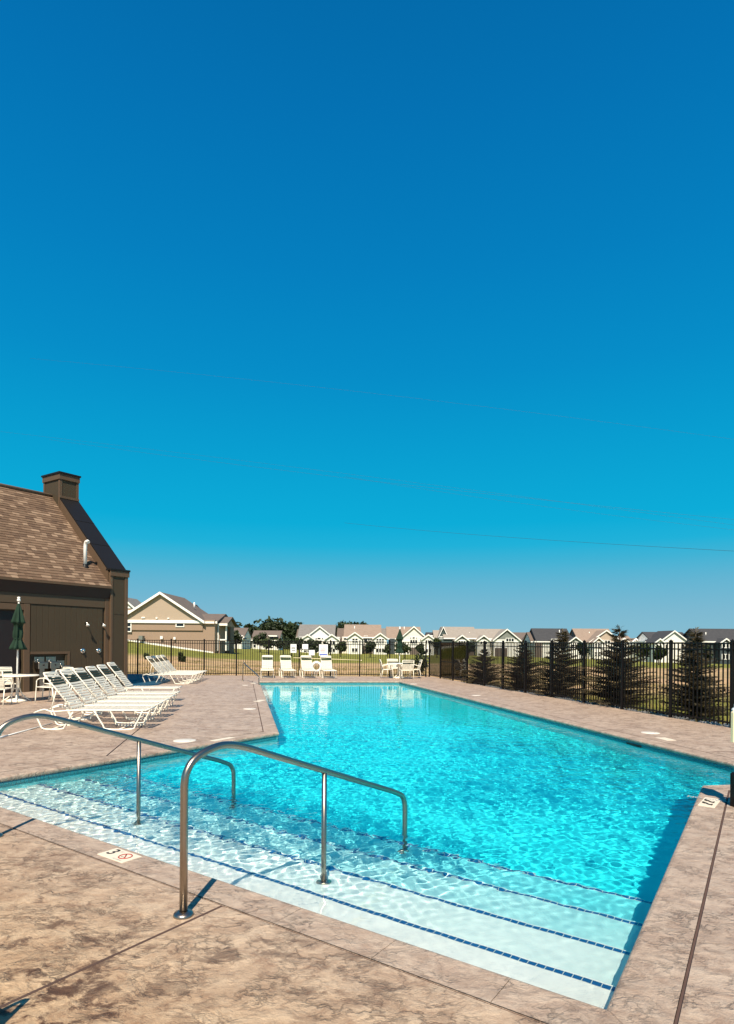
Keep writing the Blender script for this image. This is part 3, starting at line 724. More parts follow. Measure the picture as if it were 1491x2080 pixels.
# drinking fountains in their alcove
for nm, bx in (('frame', (-.30, -.03, 1.24, .98, .03, 1.32)), ('frame', (.98, -.03, .02, 1.06, .03, 1.32)), ('frame', (-.305, -.03, .02, -.31+.0, .03, 1.32))):
    if bx[3]-bx[0] < .02: continue
    m = M(); m.rbox((bx[0], bx[1], bx[2]), (bx[3], bx[4], bx[5]), .004); bpart('alcove_trim', m, 'brown_trim')
fts = ((.02, .98, 'stainless drinking fountain at the left of the alcove'), (.42, .98, 'stainless drinking fountain in the middle of the alcove'), (.80, .84, 'low stainless drinking fountain at the right of the alcove'))
for s_, z_, lb in fts:
    ft = empty('drinking_fountain', wallpt(s_, 0, .058), RZ); tag(ft, lb, 'drinking fountain', 'drinking fountains in the wall alcove')
    m = M(); m.rbox((-.17, -.30, z_-.22), (.17, -.001, z_), .02); m.build('basin', MT['stainless'], ft)
    m = M(); m.rbox((-.17, -.03, z_+.002), (.17, -.002, z_+.17), .004); m.build('backsplash', MT['stainless'], ft)
    m = M(); m.tube([(-.1,-.1,z_), (-.1,-.1,z_+.06), (-.06,-.12,z_+.08)], .012, 6); m.build('spout', MT['chrome'], ft)
    m = M(); m.lathe([(.0,.0),(.03,.0),(.03,.012),(0,.015)], 12); m.build('button', MT['door_paint'], ft, Matrix.Translation((.0,-.30,z_-.1)) @ Matrix.Rotation(math.radians(90), 4, 'X'))
    m = M(); m.box((-.08, -.2, 0), (.08, -.005, z_-.221)); m.build('pedestal', MT['stainless'], ft)
# ================================================================ FURNITURE
def curve(p, n=5):      # Catmull-Rom through points
    p = [Vector(q) for q in p]; res = []
    for i in range(len(p)-1):
        a, b_, c, d = p[max(i-1, 0)], p[i], p[i+1], p[min(i+2, len(p)-1)]
        for k in range(n):
            t = k/n; res.append(.5*((2*b_)+(c-a)*t+(2*a-5*b_+4*c-d)*t*t+(3*b_-a-3*c+d)*t*t*t))
    return res+[p[-1]]
def strap_mesh(w_, d_, sag=.008, curl=.0):
    m = M(); n_ = 6; v = []
    for k in range(n_+1):
        y = -w_/2+w_*k/n_; z = -sag*(1-(2*k/n_-1)**2)
        v += [(-d_/2, y, z-.0015), (d_/2, y, z-.0015), (d_/2, y, z+.0015), (0, y, z+.004), (-d_/2, y, z+.0015)]
    fs = []
    for k in range(n_):
        for j in range(5): fs.append((k*5+j, k*5+(j+1) % 5, (k+1)*5+(j+1) % 5, (k+1)*5+j))
    fs += [(4,3,2,1,0), tuple(n_*5+j for j in range(5))]
    m.add(v, fs, False)
    for e in (-1, 1): m.tube([(0, e*(w_/2-.004), -.014), (0, e*(w_/2-.004), .003)], d_/2*.9, 6)
    return m
WD = .59; FR = MT['white_frame']
def make_lounger(back=51, label=None, group=None):
    t = empty('chaise_lounge', (0,0,0)); tag(t, label, 'chaise lounge', group); r = .015
    m = M()
    for e in (-1, 1):
        y = e*WD/2
        m.tube(curve([(-.70, y, .325), (-.52, y, .385), (-.36, y, .345), (0, y, .37), (.7, y, .375), (1.38, y, .375)], 3), r, 8)
    m.tube([(-.70, -WD/2, .325), (-.70, WD/2, .325)], r, 8); m.tube([(1.38, -WD/2, .375), (1.38, WD/2, .375)], r, 8); m.tube([(-.02, -WD/2, .36), (-.02, WD/2, .36)], r, 8)
    m.build('frame', FR, t)
    for e in (-1, 1):
        y = e*WD/2; m = M(); m.tube(curve([(-.69, y, .31), (-.60, y, .12), (-.52, y, .016), (-.20, y, .016), (-.13, y, .07), (.02, y, .34)], 4), r, 8); m.build('rear_leg', FR, t)
        m = M(); m.tube(curve([(.42, y, .36), (.58, y, .10), (.66, y, .016), (1.12, y, .016), (1.20, y, .10), (1.33, y, .36)], 4), r, 8); m.build('front_leg', FR, t)
    for x in (-.36, .9): m = M(); m.tube([(x, -WD/2, .016), (x, WD/2, .016)], r*.8, 6); m.build('cross_bar', FR, t)
    ba = math.radians(back); bx = Vector((-math.cos(ba), 0, math.sin(ba))); hinge = Vector((.0, 0, .375)); m = M(); BL = .90
    for e in (-1, 1):
        y = e*(WD/2-.04); m.tube([hinge+Vector((0, y, 0)), hinge+bx*(BL-.05)+Vector((0, y, 0)), hinge+bx*BL+Vector((0, y-e*.03, 0))], r, 8)
    m.tube([hinge+bx*BL+Vector((0, -(WD/2-.07), 0)), hinge+bx*BL+Vector((0, WD/2-.07, 0))], r, 8); m.build('back_frame', FR, t)
    for e in (-1, 1): y = e*(WD/2-.05); q = hinge+bx*.50; m = M(); m.tube([(q.x, y, q.z-.01), (q.x*.5-.26, y, .36)], .010, 6); m.build('back_support', FR, t)
    sw = .046; pit = .062
    global SM
    if 'SM' not in globals():
        SM = {}
        for nm, mt in (('w', 'white_strap'), ('g', 'green_strap')):
            o = strap_mesh(WD-.01, sw).build('strap', MT[mt]); SM[nm] = o.data; bpy.data.objects.remove(o)
    k = 0; x = .05
    while x < 1.36: inst(SM['w'], 'strap', t, Matrix.Translation((x, 0, .393)) @ Matrix.Rotation(random.uniform(-.03, .03), 4, 'Z')); x += pit
    d_ = .06; j = 0
    while d_ < BL-.02:
        nm = 'g' if BL-.29 < d_ < BL-.155 else 'w'; q = hinge+bx*d_
        o = inst(SM[nm], 'strap', t, Matrix.Translation(q+Vector((math.sin(ba), 0, math.cos(ba)))*.02) @ Matrix.Rotation(ba, 4, 'Y') @ Matrix.Scale(.86, 4, (0,1,0)) @ Matrix.Rotation(random.uniform(-.04, .04), 4, 'X'))
        if nm == 'g': o['label'] = 'dark green strap'
        d_ += pit
    return t
GR = 'white chaise lounges standing in a row beside the pool house'
ordn = ['nearest chaise lounge of the row beside the pool house, at the camera end', 'second nearest chaise lounge of the row beside the pool house', 'third nearest chaise lounge of the row beside the pool house', 'fourth nearest chaise lounge of the row, third from its far end', 'fifth nearest chaise lounge of the row, next to its far one', 'farthest chaise lounge of the pool house row, in front of the brown corner pilaster']
proto = make_lounger(51, ordn[0], GR)
bpy.context.view_layer.update()
LA = math.atan2(.03, 1)
h0 = Vector((-5.58, 11.86)); stp = Vector((-.235, 1.085)); drift = [(-.11,-.12), (.015,.02), (.0,-.02), (.03,.0), (.0,.02), (.02,.06)]
KIDS = {}
def place(src, x, y, rz, label, group, first=False):
    c = src if first else copy_tree(src)
    c.location = (x, y, 0); c.rotation_euler = (0, 0, rz); c['label'] = label
    if group: c['group'] = group
    return c
jr = random.Random(5)
for k in range(6):
    q = Vector(((-5.62,11.92),(-5.76,12.82),(-5.9,13.67),(-6.08,14.67),(-6.28,15.72),(-6.78,17.5))[k]); place(proto, q.x, q.y, LA+jr.uniform(-.015, .015), ordn[k], GR, k == 0)
G2 = 'white chaise lounges by the blue cover near the far fence'
for k, lb in enumerate(('front chaise lounge of the four packed together by the blue cover', 'second chaise lounge behind the front one by the blue cover', 'third chaise lounge of the packed group by the blue cover', 'rear chaise lounge of the packed group by the blue cover, closest to the fence')):
    place(proto, -8.27-.12*k, 24.65+.92*k, .03+jr.uniform(-.02, .02), lb, G2)
G3 = 'white chaise lounges facing the pool in front of the far fence'
fl = make_lounger(47, 'x', G3)
for k, (px, lb) in enumerate(((549, 'leftmost of the four chaise lounges facing the pool along the far fence'), (587, 'chaise lounge under the small white sign with black print, by the far fence'), (628, 'chaise lounge with the white life ring behind its right side'), (667, 'rightmost of the four far fence chaise lounges, under the pool rules sign'))):
    q = onfar(px)+Vector((0, -.85)); rz = -math.pi/2+[.16, .24, .22, .18][k]; place(fl, q.x, q.y, rz, lb, G3, k == 0)
# armchairs, tables, parasols
def make_chair(label, group):
    t = empty('patio_chair', (0,0,0)); tag(t, label, 'chair', group); r = .0135; w2 = .28
    for e in (-1, 1):
        y = e*w2
        m = M(); m.tube(curve([(.28, y, 0), (.25, y, .42), (.24, y, .60)], 3), r, 8); m.build('leg', FR, t)
        m = M(); m.tube(curve([(-.30, y, 0), (-.22, y, .42)], 2), r, 8); m.build('leg', FR, t)
        m = M(); m.tube(curve([(.24, y, .60), (.16, y, .66), (-.02, y, .665), (-.20, y, .60), (-.26, y, .60)], 4), r, 8); m.build('arm', FR, t)
    m = M()
    for e in (-1, 1): m.tube([(-.20, e*w2, .42), (-.26, e*w2, .62), (-.34, e*(w2-.01), .90)], r, 8); m.tube([(-.22, e*w2, .42), (.25, e*w2, .43)], r, 8)
    m.tube([(-.34, -w2+.01, .90), (-.34, w2-.01, .90)], r, 8); m.tube([(.25, -w2, .43), (.25, w2, .43)], r, 8); m.tube([(-.22, -w2, .42), (-.22, w2, .42)], r, 8); m.build('frame', FR, t)
    for k in range(8): inst(SM2['w'], 'strap', t, Matrix.Translation((-.18+k*.058, 0, .437-.012*math.sin(k/7*3.14))))
    for k in range(8):
        z = .46+k*.058; x = -.205-(z-.42)*.28; nm = 'g' if k == 5 else 'w'
        o = inst(SM2[nm], 'strap', t, Matrix.Translation((x+.012, 0, z)) @ Matrix.Rotation(math.radians(75), 4, 'Y'))
        if nm == 'g': o['label'] = 'dark green strap'
    return t
SM2 = {}
for nm, mt in (('w', 'white_strap'), ('g', 'green_strap')):
    o = strap_mesh(.545, .05).build('strap', MT[mt]); SM2[nm] = o.data; bpy.data.objects.remove(o)
def make_table(loc, label):
    t = empty('patio_table', loc); tag(t, label, 'table', 'white round patio tables')
    m = M(); m.lathe([(.035, .70), (.53, .70), (.555, .705), (.56, .72), (.55, .735), (.035, .735), (.035, .70)], 36); m.build('table_top', FR, t)
    for k in range(4):
        a = k*math.pi/2+.5; m = M(); m.tube(curve([(.10*math.cos(a), .10*math.sin(a), .69), (.07*math.cos(a), .07*math.sin(a), .40), (.16*math.cos(a), .16*math.sin(a), .16), (.36*math.cos(a), .36*math.sin(a), .0)], 4), .016, 8); m.build('leg', FR, t)
    m = M(); m.tube([(.08*math.cos(x/8*2*math.pi), .08*math.sin(x/8*2*math.pi), .36) for x in range(8)], .012, 6, True); m.build('ring', FR, t)
    return t
def make_umbrella(loc, label, z0, z1, ztop, lean=0):
    t = empty('patio_umbrella', loc); t.rotation_euler = (0, lean, 0); tag(t, label, 'umbrella', 'closed green umbrellas through the patio tables')
    m = M(); m.tube([(0, 0, .02), (0, 0, ztop-.10)], .021, 10); m.build('pole', MT['white_pole_paint'], t)
    m = M(); m.lathe([(.0, .0), (.26, .0), (.27, .03), (.20, .06), (.05, .09), (.03, .22), (0, .22)], 20); m.build('base', MT['white_frame'], t)
    m = M(); m.lathe([(.0, ztop-.13), (.045, ztop-.12), (.045, ztop-.07), (.02, ztop-.06), (.045, ztop-.03), (.03, ztop), (0, ztop+.005)], 12); m.build('finial', MT['white_pole_paint'], t)
    L = z1-z0; pf = [(.03, 0), (.065, -.10), (.10, -.24), (.14, -.38), (.155, -.42), (.11, -.425), (.085, -.50), (.105, -.62), (.10, -.72), (.075, -.76), (.095, -.80), (.155, -.93), (.175, -.985), (.06, -.985)]
    rr = random.Random(int(z1*100)); ph_ = rr.uniform(0, 6)
    fn = lambda a, i: 1+.34*math.cos(6*a+ph_+i*.22)*(1 if i > 1 else .3)+.06*math.sin(3*a+i)
    m = M(); m.lathe([(r_, z1+h_*L) for r_, h_ in pf], 48, fn=fn); m.build('canopy', MT['green_canvas'], t)
    m = M(); m.lathe([(.085, z1-.77*L), (.092, z1-.755*L), (.085, z1-.74*L)], 16); m.build('tie_strap', MT['green_canvas'], t)
    return t
TL = Vector((-9.72, 16.95)); make_table(V3(TL, 0), 'white round patio table beside the brown pool house wall')
make_umbrella(V3(TL, 0), 'closed dark green umbrella in front of the dark pool house door', 1.42, 2.72, 2.90, .015)
G4 = 'white armchairs around the table by the pool house'
ch = make_chair('x', G4)
for k, (dx, dy, rz, lb) in enumerate(((.05, -1.02, 1.75, 'white armchair with its back to the camera at the pool house table'), (1.02, -.10, math.pi-.15, 'white armchair on the right of the pool house table, next to the chaise row'), (-.75, .70, -.75, 'white armchair with green stripe on the far left of the pool house table'), (.62, .98, -2.2, 'white armchair at the wall side of the pool house table'))):
    place(ch, TL.x+dx, TL.y+dy, rz, lb, G4, k == 0)
TF = Vector(((812-CX)/F*29.6, 29.6)); make_table(V3(TF, 0), 'small white round patio table in front of the far fence')
make_umbrella(V3(TF, 0), 'closed dark green umbrella at the small table before the far fence', 1.20, 2.36, 2.50)
G5 = 'white armchairs around the far fence table'
for k, (dx, dy, rz, lb) in enumerate(((-.62, -.05, .1, 'leftmost white armchair at the small far table, seen from the side'), (-.22, .72, -1.3, 'white armchair between the small far table and the fence'), (.30, -.62, 1.75, 'white armchair with its back to the pool at the small far table'), (.72, .10, math.pi+.1, 'rightmost white armchair at the small far table, near the fence corner'))):
    place(ch, TF.x+dx, TF.y+dy, rz, lb, G5)
# ================================================================ HOUSES beyond the field
def house(d, pxc, label, blocks, group=None, dep=10):
    """blocks are given in picture columns/rows at distance d and turned into metres"""
    base = at(pxc, 1330, d); t = empty('house', (base.x, d, 0)); tag(t, label, 'house', group)
    X = lambda px: at(px, 1300, d).x-base.x
    def Zz(px, py): return at(px, py, d).z
    for b_ in blocks:
        k = b_[0]
        if k == 'wall':      # x0,x1,ytop,ybase,front,depth,mat
            _, x0, x1, yt, yb, fr, dp, mt = b_; m = M(); m.box((X(x0), fr, Zz(x0, yb)-.8), (X(x1), fr+dp, Zz(x0, yt))); m.build('wall', MT[mt], t)
        elif k == 'roof':    # side gabled: x0,x1 (eaves), inset, yridge, yeave, front, depth, mat
            _, x0, x1, yr, ye, fr, dp, mt, gm = b_; xc = (x0+x1)/2; zr_, ze = Zz(xc, yr), Zz(xc, ye); o_ = .35
            a0, a1 = X(x0), X(x1); m = M(); y0, y1, y2 = fr-o_, fr+dp/2, fr+dp+o_; th = .18
            v = [(a0, y0, ze), (a1, y0, ze), (a1, y1, zr_), (a0, y1, zr_), (a0, y2, ze), (a1, y2, ze), (a0, y0, ze-th), (a1, y0, ze-th), (a1, y1, zr_-th*1.3), (a0, y1, zr_-th*1.3), (a0, y2, ze-th), (a1, y2, ze-th)]
            m.add(v, [(0,1,2,3), (3,2,5,4), (0,6,7,1), (6,9,8,7), (9,10,11,8), (4,5,11,10), (0,3,9,6), (3,4,10,9), (1,7,8,2), (2,8,11,5)]); m.build('roof', MT[mt], t)
            for xx in (a0+.3, a1-.3):
                m = M(); m.add([(xx-.06, fr, ze-.3), (xx-.06, fr+dp, ze-.3), (xx-.06, y1, zr_-.3), (xx+.06, fr, ze-.3), (xx+.06, fr+dp, ze-.3), (xx+.06, y1, zr_-.3)], [(0,2,1), (3,4,5), (0,1,4,3), (1,2,5,4), (2,0,3,5)]); m.build('gable_end', MT[gm], t)
            m = M(); m.box((a0, y0-.05, ze-th-.06), (a1, y0-.005, ze+.02)); m.build('gutter', MT['trim_white'], t)
        elif k == 'gable':   # front gable: x0,x1,ypeak,yeave,ybase,front,depth,wallmat,gablemat,roofmat
            _, x0, x1, yp, ye, yb, fr, dp, wm, gm, rm_ = b_; xc = (x0+x1)/2; a0, a1, ac = X(x0), X(x1), X(xc); zp, ze, zb = Zz(xc, yp), Zz(xc, ye), Zz(xc, yb)-.8
            sl_ = (zp-ze)/(ac-a0); ov = .35; w0, w1 = a0+.3, a1-.3; zw = ze+.3*sl_
            m = M(); m.box((w0, fr, zb), (w1, fr+dp, zw-.12)); m.build('wall', MT[wm], t)
            m = M(); m.add([(w0, fr-.02, zw-.12), (w1, fr-.02, zw-.12), (ac, fr-.02, zp-.12), (w0, fr+.2, zw-.12), (w1, fr+.2, zw-.12), (ac, fr+.2, zp-.12)], [(0,1,2), (3,5,4), (0,3,4,1), (1,4,5,2), (2,5,3,0)]); m.build('gable_face', MT[gm], t)
            m = M(); m.box((w0+.05, fr-.05, zw-.24), (w1-.05, fr-.022, zw-.06)); m.build('trim_band', MT['trim_white'], t)
            th = .16
            for xa, s_ in ((a0, 1), (a1, -1)):
                m = M(); v = [(xa, fr-ov, ze), (ac, fr-ov, zp), (ac, fr+dp, zp), (xa, fr+dp, ze), (xa, fr-ov, ze-th), (ac, fr-ov, zp-th), (ac, fr+dp, zp-th), (xa, fr+dp, ze-th)]
                m.add(v, [(0,1,2,3) if s_ > 0 else (3,2,1,0), (4,7,6,5), (0,4,5,1), (2,6,7,3), (0,3,7,4), (1,5,6,2)]); m.build('roof', MT[rm_], t)
                m = M(); fz = .26; v = [(xa, fr-ov-.06, ze+.03), (ac, fr-ov-.06, zp+.03), (ac, fr-ov-.06, zp-fz), (xa, fr-ov-.06, ze-fz)]+[(xa, fr-ov-.004, ze+.03), (ac, fr-ov-.004, zp+.03), (ac, fr-ov-.004, zp-fz), (xa, fr-ov-.004, ze-fz)]
                m.add(v, [(0,3,2,1) if s_ > 0 else (0,1,2,3), (4,5,6,7), (0,1,5,4), (1,2,6,5), (2,3,7,6), (3,0,4,7)]); m.build('rake_board', MT['trim_white'], t)
        elif k == 'win':     # x0,x1,y0,y1,front,cols
            _, x0, x1, yt, yb, fr, nc = b_; a0, a1 = X(x0), X(x1); z0, z1 = Zz(x0, yb), Zz(x0, yt); w_ = .10
            m = M()
            m.box((a0-w_, fr-.07, z0-w_), (a1+w_, fr-.001, z0)); m.box((a0-w_, fr-.07, z1), (a1+w_, fr-.001, z1+w_)); m.box((a0-w_, fr-.07, z0), (a0, fr-.001, z1)); m.box((a1, fr-.07, z0), (a1+w_, fr-.001, z1))
            for c in range(1, nc): xx = a0+(a1-a0)*c/nc; m.box((xx-.06, fr-.06, z0), (xx+.06, fr-.001, z1))
            if z1-z0 > .9: zz = (z0+z1)/2; m.box((a0, fr-.055, zz-.05), (a1, fr-.02, zz+.05))
            f_ = m.build('window', MT['trim_white'], t); m = M(); m.box((a0, fr-.03, z0), (a1, fr-.004, z1)); m.build('pane', MT['window_glass'], f_)
        elif k == 'box':
            _, x0, x1, yt, yb, fr, dp, mt, nm = b_; m = M(); m.box((X(x0), fr, Zz(x0, yb)), (X(x1), fr+dp, Zz(x0, yt))); m.build(nm, MT[mt], t)
        elif k == 'pipe':
            _, px, y0, y1, fr = b_; m = M(); m.tube([(X(px), fr, Zz(px, y1)), (X(px), fr, Zz(px, y0))], .09, 6); m.build('vent', MT['trim_white'], t)
    return t
W, T, G_ = 'siding_white', 'siding_tan', 'siding_grey'
# big tan house at the left
house(70, 340, 'large tan sided house with broad front gable on the bank behind the pool house', [
    ('wall', 238, 436, 1258, 1330, 0, 9, T), ('gable', 236.5, 417.5, 1203, 1262, 1266, -.15, 9, T, 'siding_beige', 'roof_brown'),
    ('box', 238, 436, 1261, 1265, -.30, .10, 'trim_white', 'trim_band'),
    ('roof', 380, 440, 1243, 1262, .6, 8, 'roof_brown', T), ('roof', 434, 457, 1250, 1266, 1.5, 5, 'roof_brown', T),
    ('wall', 436, 441, 1266, 1330, 1.2, 4, T), ('box', 451, 453.5, 1266, 1322, 1.6, .3, 'trim_white', 'column'), ('box', 437.5, 439.5, 1266, 1322, 1.0, .3, 'trim_white', 'column'), ('wall', 440, 452, 1266, 1330, 4, 2, 'siding_brown'),
    ('box', 437, 455, 1298, 1301, 1.2, .15, 'trim_white', 'railing'), ('box', 441, 450, 1302, 1322, 3.7, .2, 'siding_cream', 'patio_door'),
    ('win', 256.5, 266.5, 1265, 1282, -.16, 1), ('win', 359.5, 373.5, 1266, 1272, -.16, 1), ('pipe', 374, 1219, 1232, 4),
    ('box', 287, 295, 1291.5, 1300, -.9, .7, 'siding_grey', 'meter_box'), ('box', 288.5, 295.5, 1253.5, 1256, -.28, .12, 'trim_white', 'soffit_vent'), ('box', 317.5, 321, 1254, 1257, -.28, .12, 'trim_white', 'soffit_vent'), ('box', 341, 345, 1255, 1257.5, -.28, .12, 'trim_white', 'soffit_vent'), ('box', 327, 332, 1292, 1298, -.3, .14, 'trim_white', 'wall_vent'), ('box', 354, 358, 1294, 1299, -.3, .14, 'trim_white', 'wall_vent')])
fo = M()        # sloping white foundation line under the tan house
a, c = at(240, 1297.5, 69.6), at(433.5, 1326, 69.6)
fo.add([a+Vector((0,0,-.18)), c+Vector((0,0,-.18)), c+Vector((0,0,.10)), a+Vector((0,0,.10))]+[a+Vector((0,.12,-.18)), c+Vector((0,.12,-.18)), c+Vector((0,.12,.10)), a+Vector((0,.12,.10))], [(0,1,2,3), (7,6,5,4), (0,4,5,1), (1,5,6,2), (2,6,7,3), (3,7,4,0)])
hs = bpy.data.objects['house']; o = fo.build('foundation', MT['trim_white'], hs); o.matrix_parent_inverse = Matrix.Translation(-hs.location)
house(95, 262, 'house roof with white rake peeping over the tan house at its left', [('wall', 240, 290, 1236, 1320, 0, 8, T), ('gable', 222, 278, 1212, 1236, 1250, -.3, 6, T, W, 'roof_grey'), ('roof', 244, 292, 1224, 1240, 0, 8, 'roof_brown', T)])
house(95, 382, 'grey dormer roof peeping over the right slope of the tan house', [('wall', 366, 386, 1234, 1310, 0, 6, G_), ('roof', 364, 388, 1225.5, 1236, 0, 6, 'roof_grey', 'siding_blue')])
house(135, 474, 'small house with grey-brown roof and white gable left of the dark trees', [('wall', 455, 494, 1290, 1317, 0, 9, W), ('roof', 452, 497, 1274, 1293, 0, 9, 'roof_brown', W), ('gable', 466, 497, 1283, 1297, 1317, -1.5, 4, W, W, 'roof_grey'), ('win', 456, 461, 1299, 1312, -.01, 1), ('box', 452, 464, 1284, 1290, -1.0, 2, 'roof_brown', 'porch_roof')])
house(150, 538, 'low house with wide brown roof in front of the dark trees', [('wall', 512, 566, 1298, 1320, 0, 9, W), ('roof', 509, 568, 1280, 1300, 0, 9, 'roof_brown', W), ('box', 533, 537, 1290, 1293, -1, 2, 'trim_white', 'dormer_face'), ('box', 546, 564, 1290.5, 1293, -1, 2, 'trim_white', 'dormer_face'), ('win', 515, 520, 1303, 1315, -.01, 1), ('win', 528, 533, 1303, 1312, -.01, 1)])
def wins(lst, fr): return [('win', a, b_, c, d, fr, n) for a, b_, c, d, n in lst]
house(140, 648, 'white gabled house with dark grey roof, just right of the dark trees', [
    ('wall', 608, 690, 1293, 1327, 0, 9, W), ('roof', 604, 680, 1267.5, 1296, 0, 9, 'roof_grey', 'siding_grey'), ('roof', 598, 614, 1277, 1294, 3, 6, 'roof_brown', W),
    ('gable', 618, 684, 1272.5, 1298, 1327, -2, 7, W, W, 'roof_grey'), ('gable', 613, 644, 1289, 1299, 1327, -4, 3, W, W, 'roof_grey'), ('gable', 660, 692, 1288.5, 1299, 1327, -4, 3, W, W, 'roof_grey')]
    +wins([(646.5, 652.5, 1295.5, 1298.5, 1), (642.5, 645, 1296, 1298, 1), (655, 657.5, 1296, 1298, 1), (645, 655, 1301, 1311, 2)], -2.03)+wins([(621, 636, 1301, 1309, 3), (672, 682, 1302, 1309, 2), (672, 682, 1317, 1324, 2), (621, 634, 1316, 1324, 2)], -4.01))
house(140, 735, 'cream two gabled house with tan roof at the centre of the row', [
    ('wall', 695, 785, 1293, 1329, 0, 9, 'siding_cream'), ('roof', 698, 775, 1267.5, 1294, 0, 9, 'roof_tan', 'siding_brown'), ('roof', 683, 701, 1275, 1295, 2, 7, 'roof_brown', 'siding_brown'), ('wall', 691, 704, 1295, 1328, 1, 4, 'siding_brown'),
    ('gable', 705, 738, 1284.5, 1296, 1328, -4, 6, W, 'siding_cream', 'roof_tan'), ('gable', 756, 787, 1286, 1297, 1329, -4, 6, W, 'siding_cream', 'roof_tan'), ('box', 737, 757, 1311, 1327, -.3, .25, 'siding_brown', 'patio_shade'), ('pipe', 719.5, 1271, 1282, 3)]
    +wins([(716.5, 721, 1297.5, 1305.5, 1), (722.5, 727, 1297.5, 1305.5, 1), (716, 720.5, 1316.5, 1323.5, 1), (722, 726.5, 1316.5, 1323.5, 1), (764, 768, 1298, 1306, 1), (769.5, 773.5, 1298, 1306, 1), (775, 779, 1298, 1306, 1), (764, 768, 1317, 1324.5, 1), (769.5, 773.5, 1317, 1324.5, 1), (775, 779, 1317, 1324.5, 1)], -4.01)+wins([(740, 746, 1292, 1294.5, 1), (739.5, 746, 1298, 1305, 1), (748, 750.5, 1298, 1303, 1)], -.01))
house(140, 832, 'pale grey house with one broad gable and tan roof behind the small umbrella', [
    ('wall', 792, 882, 1295, 1331, 0, 9, W), ('roof', 785, 857, 1272, 1297, 0, 9, 'roof_tan', 'siding_brown'), ('roof', 774, 790, 1275, 1296, 3, 6, 'roof_grey', 'siding_grey'), ('wall', 791, 802, 1297, 1330, -.5, 4, 'siding_blue'),
    ('gable', 812, 866, 1272.5, 1296, 1330, -2, 7, W, 'siding_cream', 'roof_tan'), ('gable', 852, 881, 1289, 1299, 1331, -4, 5, W, 'siding_cream', 'roof_tan'), ('roof', 872, 888, 1283, 1290, 6, 5, 'roof_charcoal', W), ('box', 831, 850, 1315, 1330, -2.3, .2, 'siding_brown', 'patio_shade'), ('pipe', 822.5, 1272, 1281, 3)]
    +wins([(836.5, 841, 1294.5, 1297.5, 1), (832, 834, 1295, 1297.5, 1), (844, 846, 1295, 1297.5, 1), (832, 846, 1300, 1307, 3)], -2.03)+wins([(861, 873, 1300.5, 1307, 3), (861, 872, 1318, 1325, 2)], -4.01))
house(140, 965, 'long grey green house with taupe roof and dark side gable right of centre', [
    ('wall', 890, 1050, 1297, 1333, 0, 10, W), ('roof', 900, 970, 1272, 1296, -.5, 11, 'roof_taupe', 'siding_green'), ('roof', 969, 1030, 1276.5, 1297, 0, 9, 'roof_taupe', G_), ('roof', 884, 900, 1279, 1297, 3, 5, 'roof_taupe', G_),
    ('wall', 890, 919, 1298, 1332, -.5, 4, 'siding_green'), ('gable', 889.5, 913, 1272.5, 1298, 1332, 1, 6, 'siding_green', 'siding_green', 'roof_taupe'),
    ('gable', 918, 948, 1290, 1301, 1333, -4, 5, W, G_, 'roof_taupe'), ('gable', 961, 990, 1290.5, 1301, 1333, -4, 5, W, G_, 'roof_taupe'), ('gable', 995, 1052, 1278, 1301, 1334, -3, 6, W, G_, 'roof_taupe'), ('box', 941, 962, 1316, 1332, -.4, .3, 'siding_brown', 'patio_shade'), ('box', 1000, 1024, 1316, 1334, -3.3, .2, 'siding_brown', 'patio_shade'), ('pipe', 956.5, 1284, 1290, 2)]
    +wins([(926, 940, 1302, 1306.5, 3), (936, 941, 1321, 1329, 1), (969, 983, 1303, 1308, 3)], -4.01)+wins([(1022, 1037, 1297, 1303, 3)], -3.04))
house(160, 1070, 'far brown roofed house with two small white gables, partly behind others', [('wall', 1050, 1092, 1300, 1335, 0, 9, W), ('roof', 1047, 1092, 1284, 1301, 0, 9, 'roof_brown', W), ('gable', 1062, 1079, 1289.5, 1300, 1334, -2, 4, W, W, 'roof_brown'), ('gable', 1053, 1069, 1294, 1303, 1334, -4, 3, W, G_, 'roof_brown'), ('win', 1058, 1064, 1308, 1316, -4.01, 2)])
house(140, 1128, 'long house with charcoal roof and one small white gable at its right', [
    ('wall', 1086, 1176, 1302, 1336, 0, 9, W), ('roof', 1089, 1164, 1275.5, 1303, 0, 9, 'roof_charcoal', 'siding_blue'), ('roof', 1082, 1092, 1283, 1303, 2, 7, 'roof_brown', W), ('roof', 1160, 1177, 1291, 1303, 2, 6, 'roof_charcoal', 'siding_blue'),
    ('gable', 1144, 1175, 1293.5, 1305, 1337, -3, 4, W, G_, 'roof_charcoal'), ('box', 1086, 1100, 1306, 1336, -.3, .2, 'siding_brown', 'patio_shade'), ('pipe', 1144.5, 1279, 1292, 3)]
    +wins([(1120, 1134, 1298.5, 1302.5, 3), (1124, 1138, 1307, 1317, 3)], -.01)+wins([(1152, 1158, 1309, 1317, 1), (1161, 1167, 1309, 1317, 1)], -3.01))
